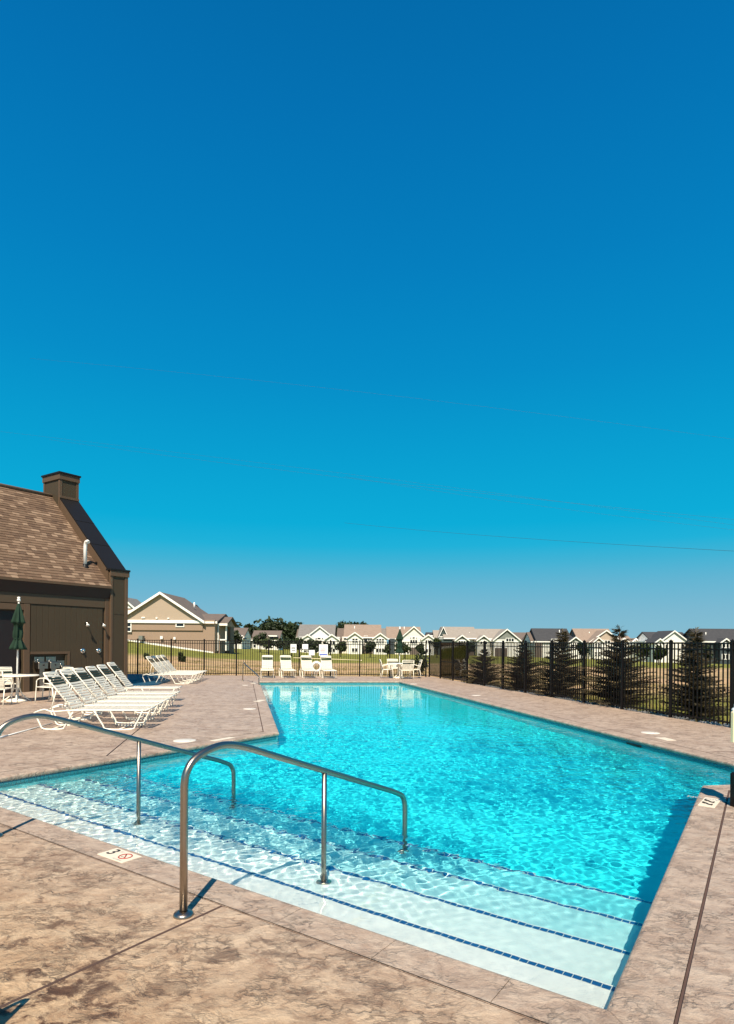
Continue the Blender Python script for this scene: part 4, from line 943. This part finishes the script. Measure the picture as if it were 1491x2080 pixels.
house(140, 1232, 'tan roofed house with broad beige gable behind the second tall spruce', [
    ('wall', 1176, 1294, 1303, 1337, 0, 9, W), ('roof', 1175, 1252, 1276, 1304, 0, 9, 'roof_tan', T), ('roof', 1250, 1294, 1291, 1304, 1, 8, 'roof_tan', T), ('gable', 1188, 1260, 1280, 1305, 1338, -2, 7, W, 'siding_beige', 'roof_tan'),
    ('gable', 1190, 1214, 1294.5, 1305, 1338, -4, 4, W, T, 'roof_tan'), ('gable', 1238, 1266, 1296, 1306, 1338, -4, 4, W, T, 'roof_tan'), ('gable', 1268, 1290, 1296.5, 1306, 1338, -3, 4, W, W, 'roof_tan'), ('pipe', 1206.5, 1283, 1292, 3)]
    +wins([(1195, 1199.5, 1308, 1316, 1), (1201, 1206, 1308, 1316, 1), (1195, 1199.5, 1324, 1332, 1), (1201, 1206, 1324, 1332, 1), (1246, 1258, 1310, 1318, 3)], -4.01)+wins([(1216, 1232, 1301, 1305, 3)], -2.03))
house(128, 1362, 'bright white house with broad gable and dark roof near the right edge', [
    ('wall', 1310, 1418, 1303, 1341, 0, 9, W), ('roof', 1332, 1418, 1282.5, 1304, 2, 9, 'roof_charcoal', W), ('gable', 1328, 1390, 1281, 1304, 1341, -2, 7, W, W, 'roof_charcoal'), ('gable', 1309, 1333, 1297, 1306, 1341, -4, 5, W, W, 'roof_charcoal'), ('gable', 1400, 1420, 1286, 1297, 1341, 3, 4, W, W, 'roof_charcoal'), ('gable', 1394, 1416, 1299, 1307, 1341, -2, 4, W, W, 'roof_charcoal'), ('pipe', 1375.5, 1283, 1291, 4)]
    +wins([(1315, 1319, 1309, 1314, 1), (1321, 1325, 1309, 1314, 1), (1315, 1319, 1328, 1336, 1), (1321, 1325, 1328, 1336, 1)], -4.01)+wins([(1342, 1347, 1309, 1317, 1), (1375, 1380, 1309, 1318, 1), (1384, 1388, 1309, 1318, 1), (1376, 1387, 1328, 1336, 2)], -2.03))
house(120, 1478, 'dark blue house with charcoal roof and white windows at the right edge', [
    ('wall', 1425, 1540, 1303, 1344, 0, 9, 'siding_blue'), ('roof', 1424, 1550, 1276, 1303, 0, 9, 'roof_charcoal', 'siding_blue'), ('gable', 1448, 1475, 1296.5, 1306, 1343, -2, 4, 'siding_blue', 'siding_blue', 'roof_charcoal'), ('box', 1462, 1500, 1319.5, 1321, -2.2, .2, 'trim_white', 'deck_rail'), ('pipe', 1445, 1284, 1292, 2.0)]
    +wins([(1455, 1461, 1308, 1315, 1), (1463, 1468, 1308, 1315, 1), (1455, 1468, 1329, 1338, 2)], -2.02)+wins([(1475, 1481, 1308, 1316, 1), (1483, 1489, 1308, 1316, 1)], -.02))
# ================================================================ TREES
def leaf_cloud(m, c, rad, cnt, size, rnd, rn, flat=1.0):
    c = Vector(c)
    for _ in range(cnt):
        u_ = Vector((rnd.gauss(0, 1), rnd.gauss(0, 1), rnd.gauss(0, 1))).normalized(); rr = rnd.random()**.45
        p = c+Vector((u_.x*rad[0], u_.y*rad[1], u_.z*rad[2]))*rr; s_ = size*rnd.uniform(.6, 1.4)
        a = Vector((rnd.gauss(0, 1), rnd.gauss(0, 1), rnd.gauss(0, 1)*flat)).normalized(); b_ = a.cross(Vector((rnd.gauss(0, 1), rnd.gauss(0, 1), rnd.gauss(0, 1)))).normalized()
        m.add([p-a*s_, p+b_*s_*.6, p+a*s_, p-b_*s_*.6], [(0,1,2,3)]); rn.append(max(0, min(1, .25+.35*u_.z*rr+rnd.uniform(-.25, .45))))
def fin(o, rn):
    at__ = o.data.attributes.new('rnd', 'FLOAT', 'FACE'); at__.data.foreach_set('value', rn)
def tree(loc, h, rx, rz_, label, seed, mt='leaf_dark', trunk=.3, name='broadleaf_tree', cat='tree', group=None, lumps=9, dens=150, leaf=.28):
    rnd = random.Random(seed); t = empty(name, loc); tag(t, label, cat, group)
    m = M(); th = h*trunk; m.tube([(0,0,-.3), (.02*h*rnd.uniform(-1, 1), 0, th), (.03*h*rnd.uniform(-1, 1), .0, h*.7)], [h*.022+.03, h*.017+.02, .02], 7)
    for k in range(5):
        a = rnd.uniform(0, 6.28); z = h*rnd.uniform(trunk, .6); m.tube([(0,0,z), (math.cos(a)*rx*.35, math.sin(a)*rx*.35, z+h*.1), (math.cos(a)*rx*.7, math.sin(a)*rx*.7, z+h*.22)], [.012*h, .008*h, .01], 5)
    m.build('trunk', MT['bark'], t); m = M(); rn = []; ch_ = h-th
    for k in range(lumps):
        a = rnd.uniform(0, 6.28); q = rnd.random()**.6; zz = th+ch_*rnd.uniform(.18, .80); env = math.sin(math.pi*min(1, max(.1, (zz-th)/ch_*.85+.12)))
        rr = rnd.uniform(.35, .55); leaf_cloud(m, (math.cos(a)*rx*q*.7*env, math.sin(a)*rx*q*.7*env, zz), (rx*rr, rx*rr, ch_*rr*.55), dens, leaf, rnd, rn)
    leaf_cloud(m, (0, 0, th+ch_*.55), (rx*.55, rx*.55, ch_*.46), dens, leaf, rnd, rn)
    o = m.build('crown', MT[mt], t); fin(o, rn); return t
def T_(px, py_top, py_base, d):  # location and height
    a, c = at(px, py_base, d), at(px, py_top, d); return (a.x, d, a.z), c.z-a.z
# tall dark wood behind the low houses
for k, (px, top, rx, d, lb) in enumerate(((513, 1268, 4.0, 172, 'leftmost low shoulder of the dark wood behind the low brown roofed house'), (527, 1258, 5, 178, 'dark tree left of the top of the wood'), (548, 1254.5, 5.5, 180, 'tallest dark round-crowned tree of the wood behind the low house'), (569, 1260, 5, 176, 'dark tree right of the top of the wood'), (590, 1261.5, 5, 178, 'dark tree of the wood next to the white gabled house'), (606, 1265, 4, 190, 'dark tree crown behind the left end of the grey roof'), (690, 1264, 5, 215, 'dark crown between the grey roof and the tan roof'), (704, 1261.5, 6, 220, 'highest dark crown behind the tan roof'), (722, 1265, 5, 225, 'dark crown just over the ridge of the tan roof'), (741, 1264.5, 4, 230, 'small dark crown right over the tan ridge'), (871, 1286, 4, 210, 'low dark crown behind the broad gabled pale house'), (884, 1288, 4, 200, 'low dark crown in the gap right of the pale gabled house'), (470, 1264, 4.5, 190, 'dark crown behind the roof of the small white gabled house'), (1299, 1302, 5, 240, 'distant dark crown in the gap left of the bright white house'))):
    loc, h = T_(px, top, 1322, d); tree(loc, h, rx, 1, lb, 100+k, 'leaf_dark', .12, group='dark trees of the wood behind the houses', lumps=10, dens=110, leaf=.55)
# younger trees on the far lawn
for k, (px, top, base, rx, d, lb, mt) in enumerate(((479, 1278, 1329, 1.05, 85, 'young conical tree on the lawn right of the large tan house', 'leaf_dark'), (529, 1284, 1324, 1.7, 105, 'bushy young tree in front of the low brown roofed house', 'leaf_dark'), (545, 1294, 1326, 1.5, 100, 'lower bush-like tree right of the bushy young tree', 'leaf_mid'), (576, 1291, 1328, 2.0, 98, 'rounded tree beneath the dark wood, left of the first fence sign', 'leaf_dark'), (592, 1300, 1332, 1.8, 90, 'dark bushy tree behind the printed fence sign', 'leaf_dark'), (609, 1296, 1333, 1.5, 90, 'dark tree at the left corner of the white gabled house', 'leaf_dark'), (634, 1300, 1336, 1.7, 88, 'dark tree behind the two plain fence signs', 'leaf_dark'), (660, 1304, 1334, 1.2, 92, 'dark small tree behind the largest fence sign', 'leaf_dark'), (692, 1303, 1328, 1.1, 100, 'small tree left of the cream two gabled house', 'leaf_mid'), (752, 1303, 1332, 1.35, 95, 'dark young tree in front of the cream two gabled house', 'leaf_dark'), (786, 1308, 1330, .8, 110, 'slim young tree right of the cream house', 'leaf_mid'), (822, 1304, 1336, 1.6, 88, 'young tree with thin crown right of the small umbrella', 'leaf_mid'), (856, 1306, 1331, 1.0, 95, 'dark young tree before the right gable of the pale house', 'leaf_dark'), (888, 1296, 1328, 1.2, 105, 'olive green tree between the pale house and the grey green house', 'leaf_mid'), (929, 1305, 1329, .9, 100, 'small dark tree in front of the grey green house', 'leaf_dark'), (952, 1302, 1331, 1.5, 100, 'dark tree between the two small gables of the grey green house', 'leaf_dark'), (1180, 1304, 1338, 1.3, 92, 'small tree at the left corner of the broad beige gabled house', 'leaf_dark'), (1301, 1306, 1344, 1.5, 84, 'small green tree between the beige and the bright white house', 'leaf_mid'), (1338, 1311, 1345, 1.2, 84, 'shrub-like tree in front of the bright white house', 'leaf_mid'), (1436, 1310, 1345, 1.0, 88, 'small tree at the left corner of the dark blue house', 'leaf_dark'))):
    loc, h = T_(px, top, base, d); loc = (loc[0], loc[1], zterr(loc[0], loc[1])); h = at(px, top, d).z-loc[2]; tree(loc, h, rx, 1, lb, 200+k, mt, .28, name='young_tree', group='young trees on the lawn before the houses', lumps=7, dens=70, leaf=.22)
# foundation shrubs
def shrub(loc, r, h, label, seed, mt='leaf_dark', group=None):
    rnd = random.Random(seed); t = empty('shrub', loc); tag(t, label, 'shrub', group); m = M(); rn = []
    for k in range(5): a = rnd.uniform(0, 6.28); leaf_cloud(m, (math.cos(a)*r*.5, math.sin(a)*r*.5, h*rnd.uniform(.3, .6)), (r*.6, r*.6, h*.4), 60, .07+r*.04, rnd, rn)
    o = m.build('foliage', MT[mt], t); fin(o, rn); m = M(); m.tube([(0,0,-.05), (0,0,h*.4)], .03, 5); m.build('stem', MT['bark'], t)
loc = onright(868); shrub((loc.x-.25, loc.y+1.6, -.06), .55, 1.25, 'dark shrub behind the corner where the two fences meet', 1)
for k, (px, lb) in enumerate(((297, 'tiny sapling on the bank below the meter box'), (367, 'dead-looking sapling on the bare earth strip'), (372, 'low dark weed on the bare earth strip'))):
    d = 44; p = at(px, 1340, d); shrub((p.x, d, zterr(p.x, d)), .18, .5+.3*(k == 1), lb, 20+k, 'leaf_mid')
# spruces behind the right fence
def spruce(px, top, off, wd, label, seed, dens=1.0):
    q = onright(px)-nR*0; t_ = (q.length+off)/q.length; x, y = q.x*t_, q.y*t_; z0 = -.1; zt = at(px, top, y).z; h = zt-z0; rnd = random.Random(seed)
    t = empty('spruce_tree', (x, y, z0)); tag(t, label, 'tree', 'young spruces behind the right fence')
    m = M(); m.tube([(0,0,-.1), (.02,0,h*.5), (0,0,h+.02)], [.045, .03, .006], 7); m.build('trunk', MT['bark'], t)
    m = M(); rn = []; R_ = wd/2; z = .12; tip = []
    def needle(p, dr, L, s_, v):
        side = dr.cross(Vector((0,0,1))).normalized() if abs(dr.z) < .95 else Vector((1,0,0)); ax = (side*math.cos(s_)+dr.cross(side)*math.sin(s_)); w_ = L*.10
        m.add([p-ax*w_, p+dr*L*.5+ax*w_*.3, p+dr*L, p+ax*w_], [(0,1,2,3)]); rn.append(v)
    while z < h*.97:
        f = 1-z/h; rad = R_*(min(1, f*1.45)**.9)*1.0+.04; nb = int(9+9*f)
        for k in range(nb):
            a = rnd.uniform(0, 6.28); L = rad*rnd.uniform(.62, 1.12); up = .34-.30*f+rnd.uniform(-.1, .12); dr = Vector((math.cos(a), math.sin(a), up)).normalized(); o = Vector((0,0,z+rnd.uniform(-.04, .04)))
            steps = max(3, int(L/.07)); val = rnd.uniform(.0, .7)
            m.add([o+Vector((0,0,-.006)), o+Vector((0,0,.006)), o+dr*L+Vector((0,0,.004))], [(0,1,2)]); rn.append(.3)
            for s_ in range(1, steps+1):
                p = o+dr*(L*s_/steps); nl = (.16 if s_ < steps else .12)*(1-.5*s_/steps)+.05
                for e in (-1, 1):
                    for _ in range(int(5*dens)):
                        sd = (dr*rnd.uniform(.35, 1.0)+dr.cross(Vector((0,0,1)))*e*rnd.uniform(.4, 1.1)+Vector((0,0,rnd.uniform(-.35, .30)))).normalized(); needle(p, sd, nl*rnd.uniform(.6, 1.3), rnd.uniform(0, 3.1), min(1, val+rnd.uniform(0, .3)))
        z += .085+.05*(1-f)
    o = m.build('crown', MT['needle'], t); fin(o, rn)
    m = M(); rn2 = rn; rn = []
    for k in range(12):
        a = rnd.uniform(0, 6.28); z = h*rnd.uniform(.86, .98); L = .10+.35*(1-z/h)*R_*3
        for _ in range(7): dr = Vector((math.cos(a), math.sin(a), rnd.uniform(.3, .9))).normalized(); p = Vector((0,0,z))+dr*rnd.uniform(0, L); needle2 = dr.cross(Vector((0,0,1))).normalized(); m.add([p-needle2*.012, p+dr*.08, p+needle2*.012], [(0,1,2)]); rn.append(rnd.random())
    o = m.build('leader_tips', MT['needle_tip'], t); fin(o, rn)
for k, a_ in enumerate(((984, 1318, 1.4, 1.7, 'farthest young spruce behind the right fence, near the gate leaves'), (1062, 1306, 1.3, 1.75, 'second farthest young spruce behind the right fence'), (1142, 1277, 1.3, 1.75, 'middle young spruce whose top stands before the charcoal roof'), (1258, 1272, 1.2, 2.0, 'broad young spruce before the beige gabled house, second from the right'), (1413, 1275, 1.3, 1.45, 'nearest young spruce behind the right fence, by the dark blue house'))): spruce(*a_[:4], a_[4], 50+k, 1.0)
# dry weeds along the outer foot of the fences
rw = random.Random(77); m = M(); rn = []
def blade(x, y, h):
    a = rw.uniform(0, 6.28); dx, dy = math.cos(a)*.012, math.sin(a)*.012; lx, ly = rw.gauss(0, .25)*h, rw.gauss(0, .25)*h; z = zterr(x, y)-.02
    m.add([(x-dx, y-dy, z), (x+dx, y+dy, z), (x+lx, y+ly, z+h)], [(0,1,2)]); rn.append(rw.random())
for _ in range(16000):
    d = rw.random()*24; o_ = .25+rw.random()**1.5*9; p = RP[0]+dR*d-nR*o_
    if noise.noise(Vector((p.x*.5, p.y*.5, 3))) > -.1: blade(p.x, p.y, rw.uniform(.06, .26))
for _ in range(14000):
    x = rw.uniform(-15, 5); y = 31.4+rw.random()**1.4*16
    if noise.noise(Vector((x*.4, y*.4, 9))) > .0: blade(x, y, rw.uniform(.05, .22))
leafmat('dry_grass', (.10, .10, .02), (.42, .32, .13)); o = m.build('grass_tufts', MT['dry_grass']); fin(o, rn); tag(o, 'dry grass and weeds growing outside the pool fences', 'grass', kind='stuff')
# ================================================================ POWER LINES
def wire(p0, p1, sag, label, r=.022):
    (x0, y0, d0), (x1, y1, d1) = p0, p1; a, c = at(x0, y0, d0), at(x1, y1, d1); t = empty('power_line', a); tag(t, label, 'power line', 'power lines crossing the sky')
    pts = [(a.lerp(c, k/24)-a)-Vector((0, 0, sag*4*(k/24)*(1-k/24))) for k in range(25)]; m = M(); m.tube(pts, r, 5); m.build('cable', MT['wire'], t)
wire((700, 1062, 150), (1560, 1123, 75), .5, 'lowest and darkest power line, low in the sky at the right', .020)
wire((100, 893, 130), (1560, 1062, 90), .7, 'second power line from the bottom, middle pair lower cable', .012)
wire((-40, 872, 130), (1560, 1076, 90), -.4, 'third power line, crossing just under the middle pair', .010)
wire((700, 968, 120), (1560, 1084, 88), .5, 'short faint power line beneath the third one at the right', .010)
wire((60, 728, 110), (1560, 902, 90), -.8, 'highest and faintest power line across the sky', .009)
# ================================================================ HANDRAILS
def handrail(uo, n0, label, nend, nmid, zmid, zend):
    base = A+un*uo+nn*n0; t = empty('pool_handrail', V3(base, 0), math.atan2(nn.y, nn.x)-(.045 if uo > 4 else 0)); tag(t, label, 'handrail', 'stainless handrails down the pool steps')
    e = nend-n0; mm_ = nmid-n0; r = .0245
    sl_ = lambda x: 1.005-.355*(x-.43)
    pts = [(0,0,0), (0,0,.45), (0,0,.78)]+[tuple(p) for p in curve([(0,0,.80), (.012,0,.875), (.06,0,.945), (.15,0,.99), (.28,0,1.015), (.40,0,1.005), (.55,0,sl_(.55))], 5)]
    x = .8
    while x < e-.28: pts.append((x, 0, sl_(x))); x += .3
    pts += [tuple(p) for p in curve([(e-.24, 0, sl_(e-.24)), (e-.14, 0, sl_(e-.14)-.006), (e-.055, 0, sl_(e)-.0), (e-.01, 0, sl_(e)-.075), (e, 0, sl_(e)-.16)], 5)]+[(e, 0, -.1), (e, 0, zend)]
    m = M(); m.tube(pts, r, 18); o1 = m.build('rail', MT['stainless'], t)
    m = M(); m.tube([(mm_, 0, zmid), (mm_, 0, -.05), (mm_, 0, sl_(mm_)-.012)], .021, 16); o2 = m.build('mid_post', MT['stainless'], t)
    os_ = [o1, o2]
    for x, z in ((0, 0), (mm_, zmid), (e, zend)):
        m = M(); m.lathe([(.026, .030), (.030, .030), (.056, .020), (.062, .010), (.062, 0)][::-1], 28, (x, 0, z)); os_.append(m.build('flange', MT['stainless'], t))
    for o in os_: o.cycles.is_caustics_receiver = True
handrail(2.38, -.535, 'front stainless handrail, its post on the brown deck near the camera', 2.11, .85, -.43, -.74)
handrail(4.93, -.50, 'left stainless handrail, its post at the left picture edge', 2.14, .87, -.43, -.74)
# grab rail at the far left corner of the pool
gr_ = empty('grab_rail', V3(P(493, 1383.5), 0)); tag(gr_, 'small grab rail at the far left corner of the pool', 'grab rail')
m = M(); e_ = P(526, 1391)-P(493, 1383.5); L = e_.length; ed_ = e_.normalized(); V_ = lambda x, z: (ed_.x*x, ed_.y*x, z)
m.tube([V_(0, 0), V_(.0, .3), V_(.02, .66)]+[tuple(p) for p in curve([V_(.03, .74), V_(.12, .83), V_(.24, .83), V_(.38, .74), V_(L-.16, .36), V_(L-.03, .24), V_(L, .1)], 4)]+[V_(L, -.6)], .022, 10); o = m.build('rail', MT['stainless'], gr_); o.cycles.is_caustics_receiver = True
m = M(); m.lathe([(.06, 0), (.06, .01), (.03, .03)], 16); m.build('flange', MT['stainless'], gr_)
# ================================================================ DEPTH MARKER TILES, LIDS
def text(body, size, mt, parent, loc, rz=0, name='lettering', thick=.0004, sx=1):
    c = bpy.data.curves.new('t', 'FONT'); c.body = body; c.size = size; c.align_x = 'CENTER'; c.align_y = 'CENTER'; c.extrude = thick; c.offset = size*.018
    o = bpy.data.objects.new('t', c); COL.objects.link(o); dg = bpy.context.evaluated_depsgraph_get(); me = bpy.data.meshes.new_from_object(o.evaluated_get(dg)); bpy.data.objects.remove(o)
    me.materials.clear(); me.materials.append(MT[mt]); o = inst(me, name, parent); o.location = loc; o.rotation_euler = (0, 0, rz); o.scale = (sx, 1, 1); return o
q = [P(199.7, 1736.3), P(235.4, 1722.7), P(286.1, 1740.1), P(249.5, 1754.2)]; cc = sum(q, Vector((0, 0)))/4
rx = math.atan2(-un.y, -un.x); mk = empty('depth_marker', V3(cc, .001), rx); tag(mk, 'white depth marker tile reading 3 FT with a red no diving symbol', 'depth marker')
w2, h2 = .155, .078
w2 = ((q[2]-q[1]).length+(q[3]-q[0]).length)/4; h2 = ((q[1]-q[0]).length+(q[3]-q[2]).length)/4; print('marker', w2, h2)
m = M(); m.rbox((-w2, -h2, -.001), (w2, h2, .0045), .002); m.build('tile', MT['marker_cream'], mk)
text('3', h2*1.75, 'ink_black', mk, (-w2*.60, h2*.12, .0052)); text('FT', h2*.42, 'ink_grey', mk, (-w2*.22, h2*.55, .0052)); text('NO DIVING', h2*.24, 'ink_grey', mk, (w2*.42, -h2*.80, .0052))
m = M(); m.tube([(w2*.42+h2*.58*math.cos(a/32*6.2832), h2*.08+h2*.58*math.sin(a/32*6.2832), .0048) for a in range(32)], h2*.055, 6, True)
m.tube([(w2*.42-h2*.38, h2*.08+h2*.38, .0048), (w2*.42+h2*.38, h2*.08-h2*.38, .0048)], h2*.055, 6); m.build('no_symbol', MT['ink_red'], mk, Matrix.Scale(1, 4))
m = M(); m.tube(curve([(w2*.42-h2*.3, h2*.30, .0045), (w2*.42, h2*.12, .0045), (w2*.42+h2*.22, h2*-.2, .0045)], 3), h2*.04, 5); m.tube([(w2*.42-h2*.3, h2*-.15, .0045), (w2*.42+h2*.1, h2*-.1, .0045)], h2*.03, 5); m.build('diver_symbol', MT['ink_black'], mk)
def tilequad(pts, label, name='depth_marker', cat='depth marker', mtl='marker_cream', marks=None):
    q = [P(*p) for p in pts]; cc = sum(q, Vector((0, 0)))/4; d = ((q[1]-q[0])+(q[2]-q[3])); rz = math.atan2(d.y, d.x); t = empty(name, V3(cc, .001), rz); tag(t, label, cat)
    a = ((q[1]-q[0]).length+(q[2]-q[3]).length)/4; b_ = ((q[3]-q[0]).length+(q[2]-q[1]).length)/4
    m = M(); m.rbox((-a, -b_, -.001), (a, b_, .0045), .002); m.build('tile', MT[mtl], t)
    if marks: marks(t, a, b_)
    return t
def mk2(t, a, b_):
    text('NO DIVING', b_*.42, 'ink_grey', t, (0, b_*.6, .0052))
    for yy in (.02, -.55):
        m = M(); m.tube(curve([(-a*.55, b_*(yy+.12), .0048), (-a*.3, b_*(yy+.2), .0048), (a*.1, b_*yy, .0048), (a*.55, b_*(yy-.05), .0048)], 3), [b_*.10, b_*.07]+[b_*.05]*7+[b_*.09], 5); m.build('swimmer_symbol', MT['ink_black'], t)
tilequad([(1421.3, 1636.9), (1456.5, 1642), (1460.8, 1624), (1427.5, 1619)], 'white marker tile with two dark symbols on the right-hand coping', marks=mk2)
for pts, lb in (([(521.5, 1425.3), (535, 1425.6), (534.5, 1422), (522, 1421.6)], 'small white marker tile on the left long coping'), ([(511, 1388.4), (521.5, 1388.5), (521, 1386.9), (512, 1386.8)], 'small white marker tile next to the far grab rail'), ([(1344, 1500), (1366, 1506), (1362, 1502.5), (1338, 1497)], 'long pale marker tile behind the right pool edge'), ([(428, 1504), (470, 1497), (474, 1499), (436, 1506)], 'pale marker tile near the reflex corner of the left deck')):
    tilequad(pts, lb)
for (px, py, r_, lb) in ((375, 1504.5, .19, 'round white skimmer lid on the left deck by the pool edge'), (507, 1440, .16, 'round white skimmer lid beside the left long coping'), (498, 1392, .12, 'small white lid near the far grab rail'), (1321, 1488.7, .17, 'round white skimmer lid on the right deck'), (967, 1412.5, .15, 'round white skimmer lid farther along the right deck'), (840, 1389.3, .16, 'round white lid behind the far right pool corner')):
    t = empty('round_cover', V3(P(px, py), .001)); tag(t, lb, 'deck cover')
    m = M(); m.lathe([(0, .005), (r_-.02, .005), (r_-.018, .003), (r_-.015, .005), (r_, .004), (r_, -.001)], 28); m.build('lid', MT['lid_cream'], t)
    m = M(); m.lathe([(.018, .0052), (.018, .0075), (0, .0075)], 10, (r_*.5, 0, 0)); m.build('finger_hole', MT['ink_grey'], t)
# skimmer mouth in the right-hand pool wall
s0 = P(1278, 1501); d_ = (F1-E_).normalized(); o_ = ED[4][3]; rz = math.atan2(d_.y, d_.x)
base = E_+d_*((s0-E_).dot(d_))+o_*.02; t = empty('skimmer_mouth', V3(base, 0), rz); tag(t, 'dark skimmer opening at the waterline of the right pool wall', 'skimmer')
m = M(); m.box((-.21, -.012, -.20), (.21, .012, -.09)); m.build('opening', MT['door_paint'], t)
# ================================================================ SIGNS, RING, POLE ON THE FAR FENCE
def sign(px0, py0, px1, py1, label, art):
    ps = onfar((px0+px1)/2); dd = ps.y-.05; a = at(px0, py1, dd); c = at(px1, py0, dd); w_, h_ = c.x-a.x, c.z-a.z
    t = empty('fence_sign', ((a.x+c.x)/2, dd, (a.z+c.z)/2)); tag(t, label, 'sign'); m = M(); m.rbox((-w_/2, -h_/2, 0), (w_/2, h_/2, .006), .003); m.build('board', MT['sign_white'], t, Matrix.Rotation(math.radians(90), 4, 'X'))
    for (nm, x0, z0, x1, z1, mt) in art:
        m = M(); m.box((x0*w_/2, -.0105, z0*h_/2), (x1*w_/2, -.0085, z1*h_/2)); m.build(nm, MT[mt], t)
    for z in (h_*.38,): m = M(); m.box((-.02, 0, z-.01), (.02, .035, z+.01)); m.build('clip', MT['black_aluminium'], t)
    return t
sign(590, 1308.5, 602.3, 1326, 'white sign with black print, leftmost on the far fence', [('print_line', -.6, .78, .6, .84, 'ink_grey')]+[('print_line', -.7, z, .7-.2*(k % 2), z+.07, 'ink_black') for k, z in enumerate((.22, .06, -.10))]+[('print_line', -.6, -.42, .6, -.34, 'ink_black'), ('print_line', -.45, -.58, .5, -.5, 'ink_black')])
sign(614, 1308.5, 626, 1318.5, 'plain white sign, second from the left on the far fence', [])
sign(627.3, 1320.5, 639.3, 1331, 'lower plain white sign between the chaise lounges on the far fence', [])
sign(648, 1309, 666, 1332.5, 'largest fence sign with pink print and a blue bottom band', [('print_line', -.15, .5, .15, .58, 'ink_red'), ('print_line', -.6, .26, .5, .33, 'ink_pink'), ('print_line', -.7, .08, .7, .14, 'ink_pink'), ('print_line', -.7, -.10, .4, -.04, 'ink_red'), ('print_line', -.6, -.28, .5, -.22, 'ink_pink'), ('print_line', -.5, -.46, .3, -.40, 'ink_pink'), ('print_band', -.85, -.88, .85, -.64, 'ink_blue')])
lr = onfar(643); m = M(); rp = at(643, 1354.5, lr.y-.16)
m.tube([(.215*math.cos(k/28*6.2832), 0, .215*math.sin(k/28*6.2832)) for k in range(28)], .062, 12, True)
ring = empty('life_ring', rp); tag(ring, 'white life ring hanging on the far fence between two chaise lounges', 'life ring'); m.build('float', MT['white_pole_paint'], ring)
m = M(); m.tube([(.30*math.cos(k/16*6.2832), .0, .30*math.sin(k/16*6.2832)) for k in range(16)], .008, 6, True); m.build('rope', MT['white_frame'], ring)
a, c = onfar(596), onfar(729); pa, pc = at(596, 1336, a.y-.07), at(729, 1341, c.y-.07); m = M(); m.tube([(0,0,0), tuple(pc-pa)], .017, 8)
rp_ = empty('rescue_pole', pa); tag(rp_, 'long pale rescue pole hung along the far fence', 'pole'); m.build('shaft', MT['cream_cover'], rp_)
m = M(); m.tube([tuple(pc-pa+Vector((x, 0, z))) for x, z in ((0, 0), (.12, .03), (.2, .0), (.12, -.03))], .008, 6, True); m.build('hook', MT['stainless'], rp_)
# ================================================================ POOL LIFT at the right edge, hose, blue cover
pl_ = P(1503, 1640); t = empty('pool_lift', V3(pl_, 0), .3); tag(t, 'pool lift with cream covered unit on a black base, at the right picture edge', 'pool lift')
m = M(); m.rbox((-.055, -.06, 0), (.12, .09, .36), .02); m.build('base', MT['black_aluminium'], t)
m = M(); m.tube([(.0, 0, .34), (0, 0, 1.0)], .035, 12); m.build('mast', MT['white_frame'], t)
m = M(); m.rbox((-.088, -.085, .69), (.088, .085, 1.02), .02, Matrix.Rotation(-.84, 4, 'Z')); m.build('cover', MT['cream_cover'], t)
m = M(); m.lathe([(.085, 1.022), (.078, 1.04), (.062, 1.05), (.06, 1.085), (.03, 1.11), (0, 1.112)], 20); m.build('cap', MT['pvc'], t)
m = M(); m.tube([(0, 0, .55), (.30, -.22, .55), (.46, -.34, .62)], .025, 8); m.build('arm', MT['white_frame'], t)
a, c = P(-12, 1503), P(106, 1470.5); m = M(); m.tube([(0, 0, .014), (*(c-a), .014)], .013, 8); hp = empty('telescopic_pole', V3(a, 0)); tag(hp, 'thin white pole lying on the deck by the nearest chaise lounge', 'pole'); m.build('shaft', MT['pvc'], hp); m = M(); m.tube([(0, 0, .014), (*((c-a)*.2), .014)], .017, 8); m.build('grip', MT['pvc'], hp)
q = [P(*p) for p in ((238, 1391), (236, 1372), (262, 1370.6), (316, 1370.8), (347, 1384), (322, 1391.5), (262, 1396.5))]
m = M(); N = len(q); cc = sum(q, Vector((0, 0)))/N
m.add([V3(p, .003) for p in q]+[V3(cc+(p-cc)*.985, .05) for p in q]+[V3(cc+(p-cc)*.93, .06) for p in q], [(i, (i+1) % N, N+(i+1) % N, N+i) for i in range(N)]+[(N+i, N+(i+1) % N, 2*N+(i+1) % N, 2*N+i) for i in range(N)]+[tuple(range(2*N, 3*N))])
cv = empty('pool_cover', (0, 0, 0)); tag(cv, 'dark blue cover lying flat between the pool house and the far fence', 'cover'); m.build('sheet', MT['dark_blue_cover'], cv)
m = M()
for k in (1, 2, 3): m.tube([V3(q[0].lerp(q[6], k/4), .063), V3(q[3].lerp(q[4], k/4), .063)], .008, 5)
m.build('seam', MT['dark_blue_cover'], cv)
# stones edging the outside of the right fence
rk = random.Random(8); m = M()
for k in range(420):
    d = rk.random()**1.0*20; p = RP[3]+dR*d-nR*(.10+rk.random()*.28); s_ = rk.uniform(.03, .085); m.lathe([(0, -.02), (s_*1.0, .0), (s_*.8, s_*.5), (0, s_*.7)], 6, V3(p, -.03), False, fn=lambda a, i: 1+.3*math.sin(a*2+k))
o = m.build('edging_stones', MT['rock']); tag(o, 'pale stones lining the outer foot of the right fence', 'stones', kind='stuff')

# unseen armchair added outside the lower left, only to cast the corner shadow
place(ch, -1.99, 2.33, 1.1, 'unseen white armchair added by the camera to shade the lower left corner', None)
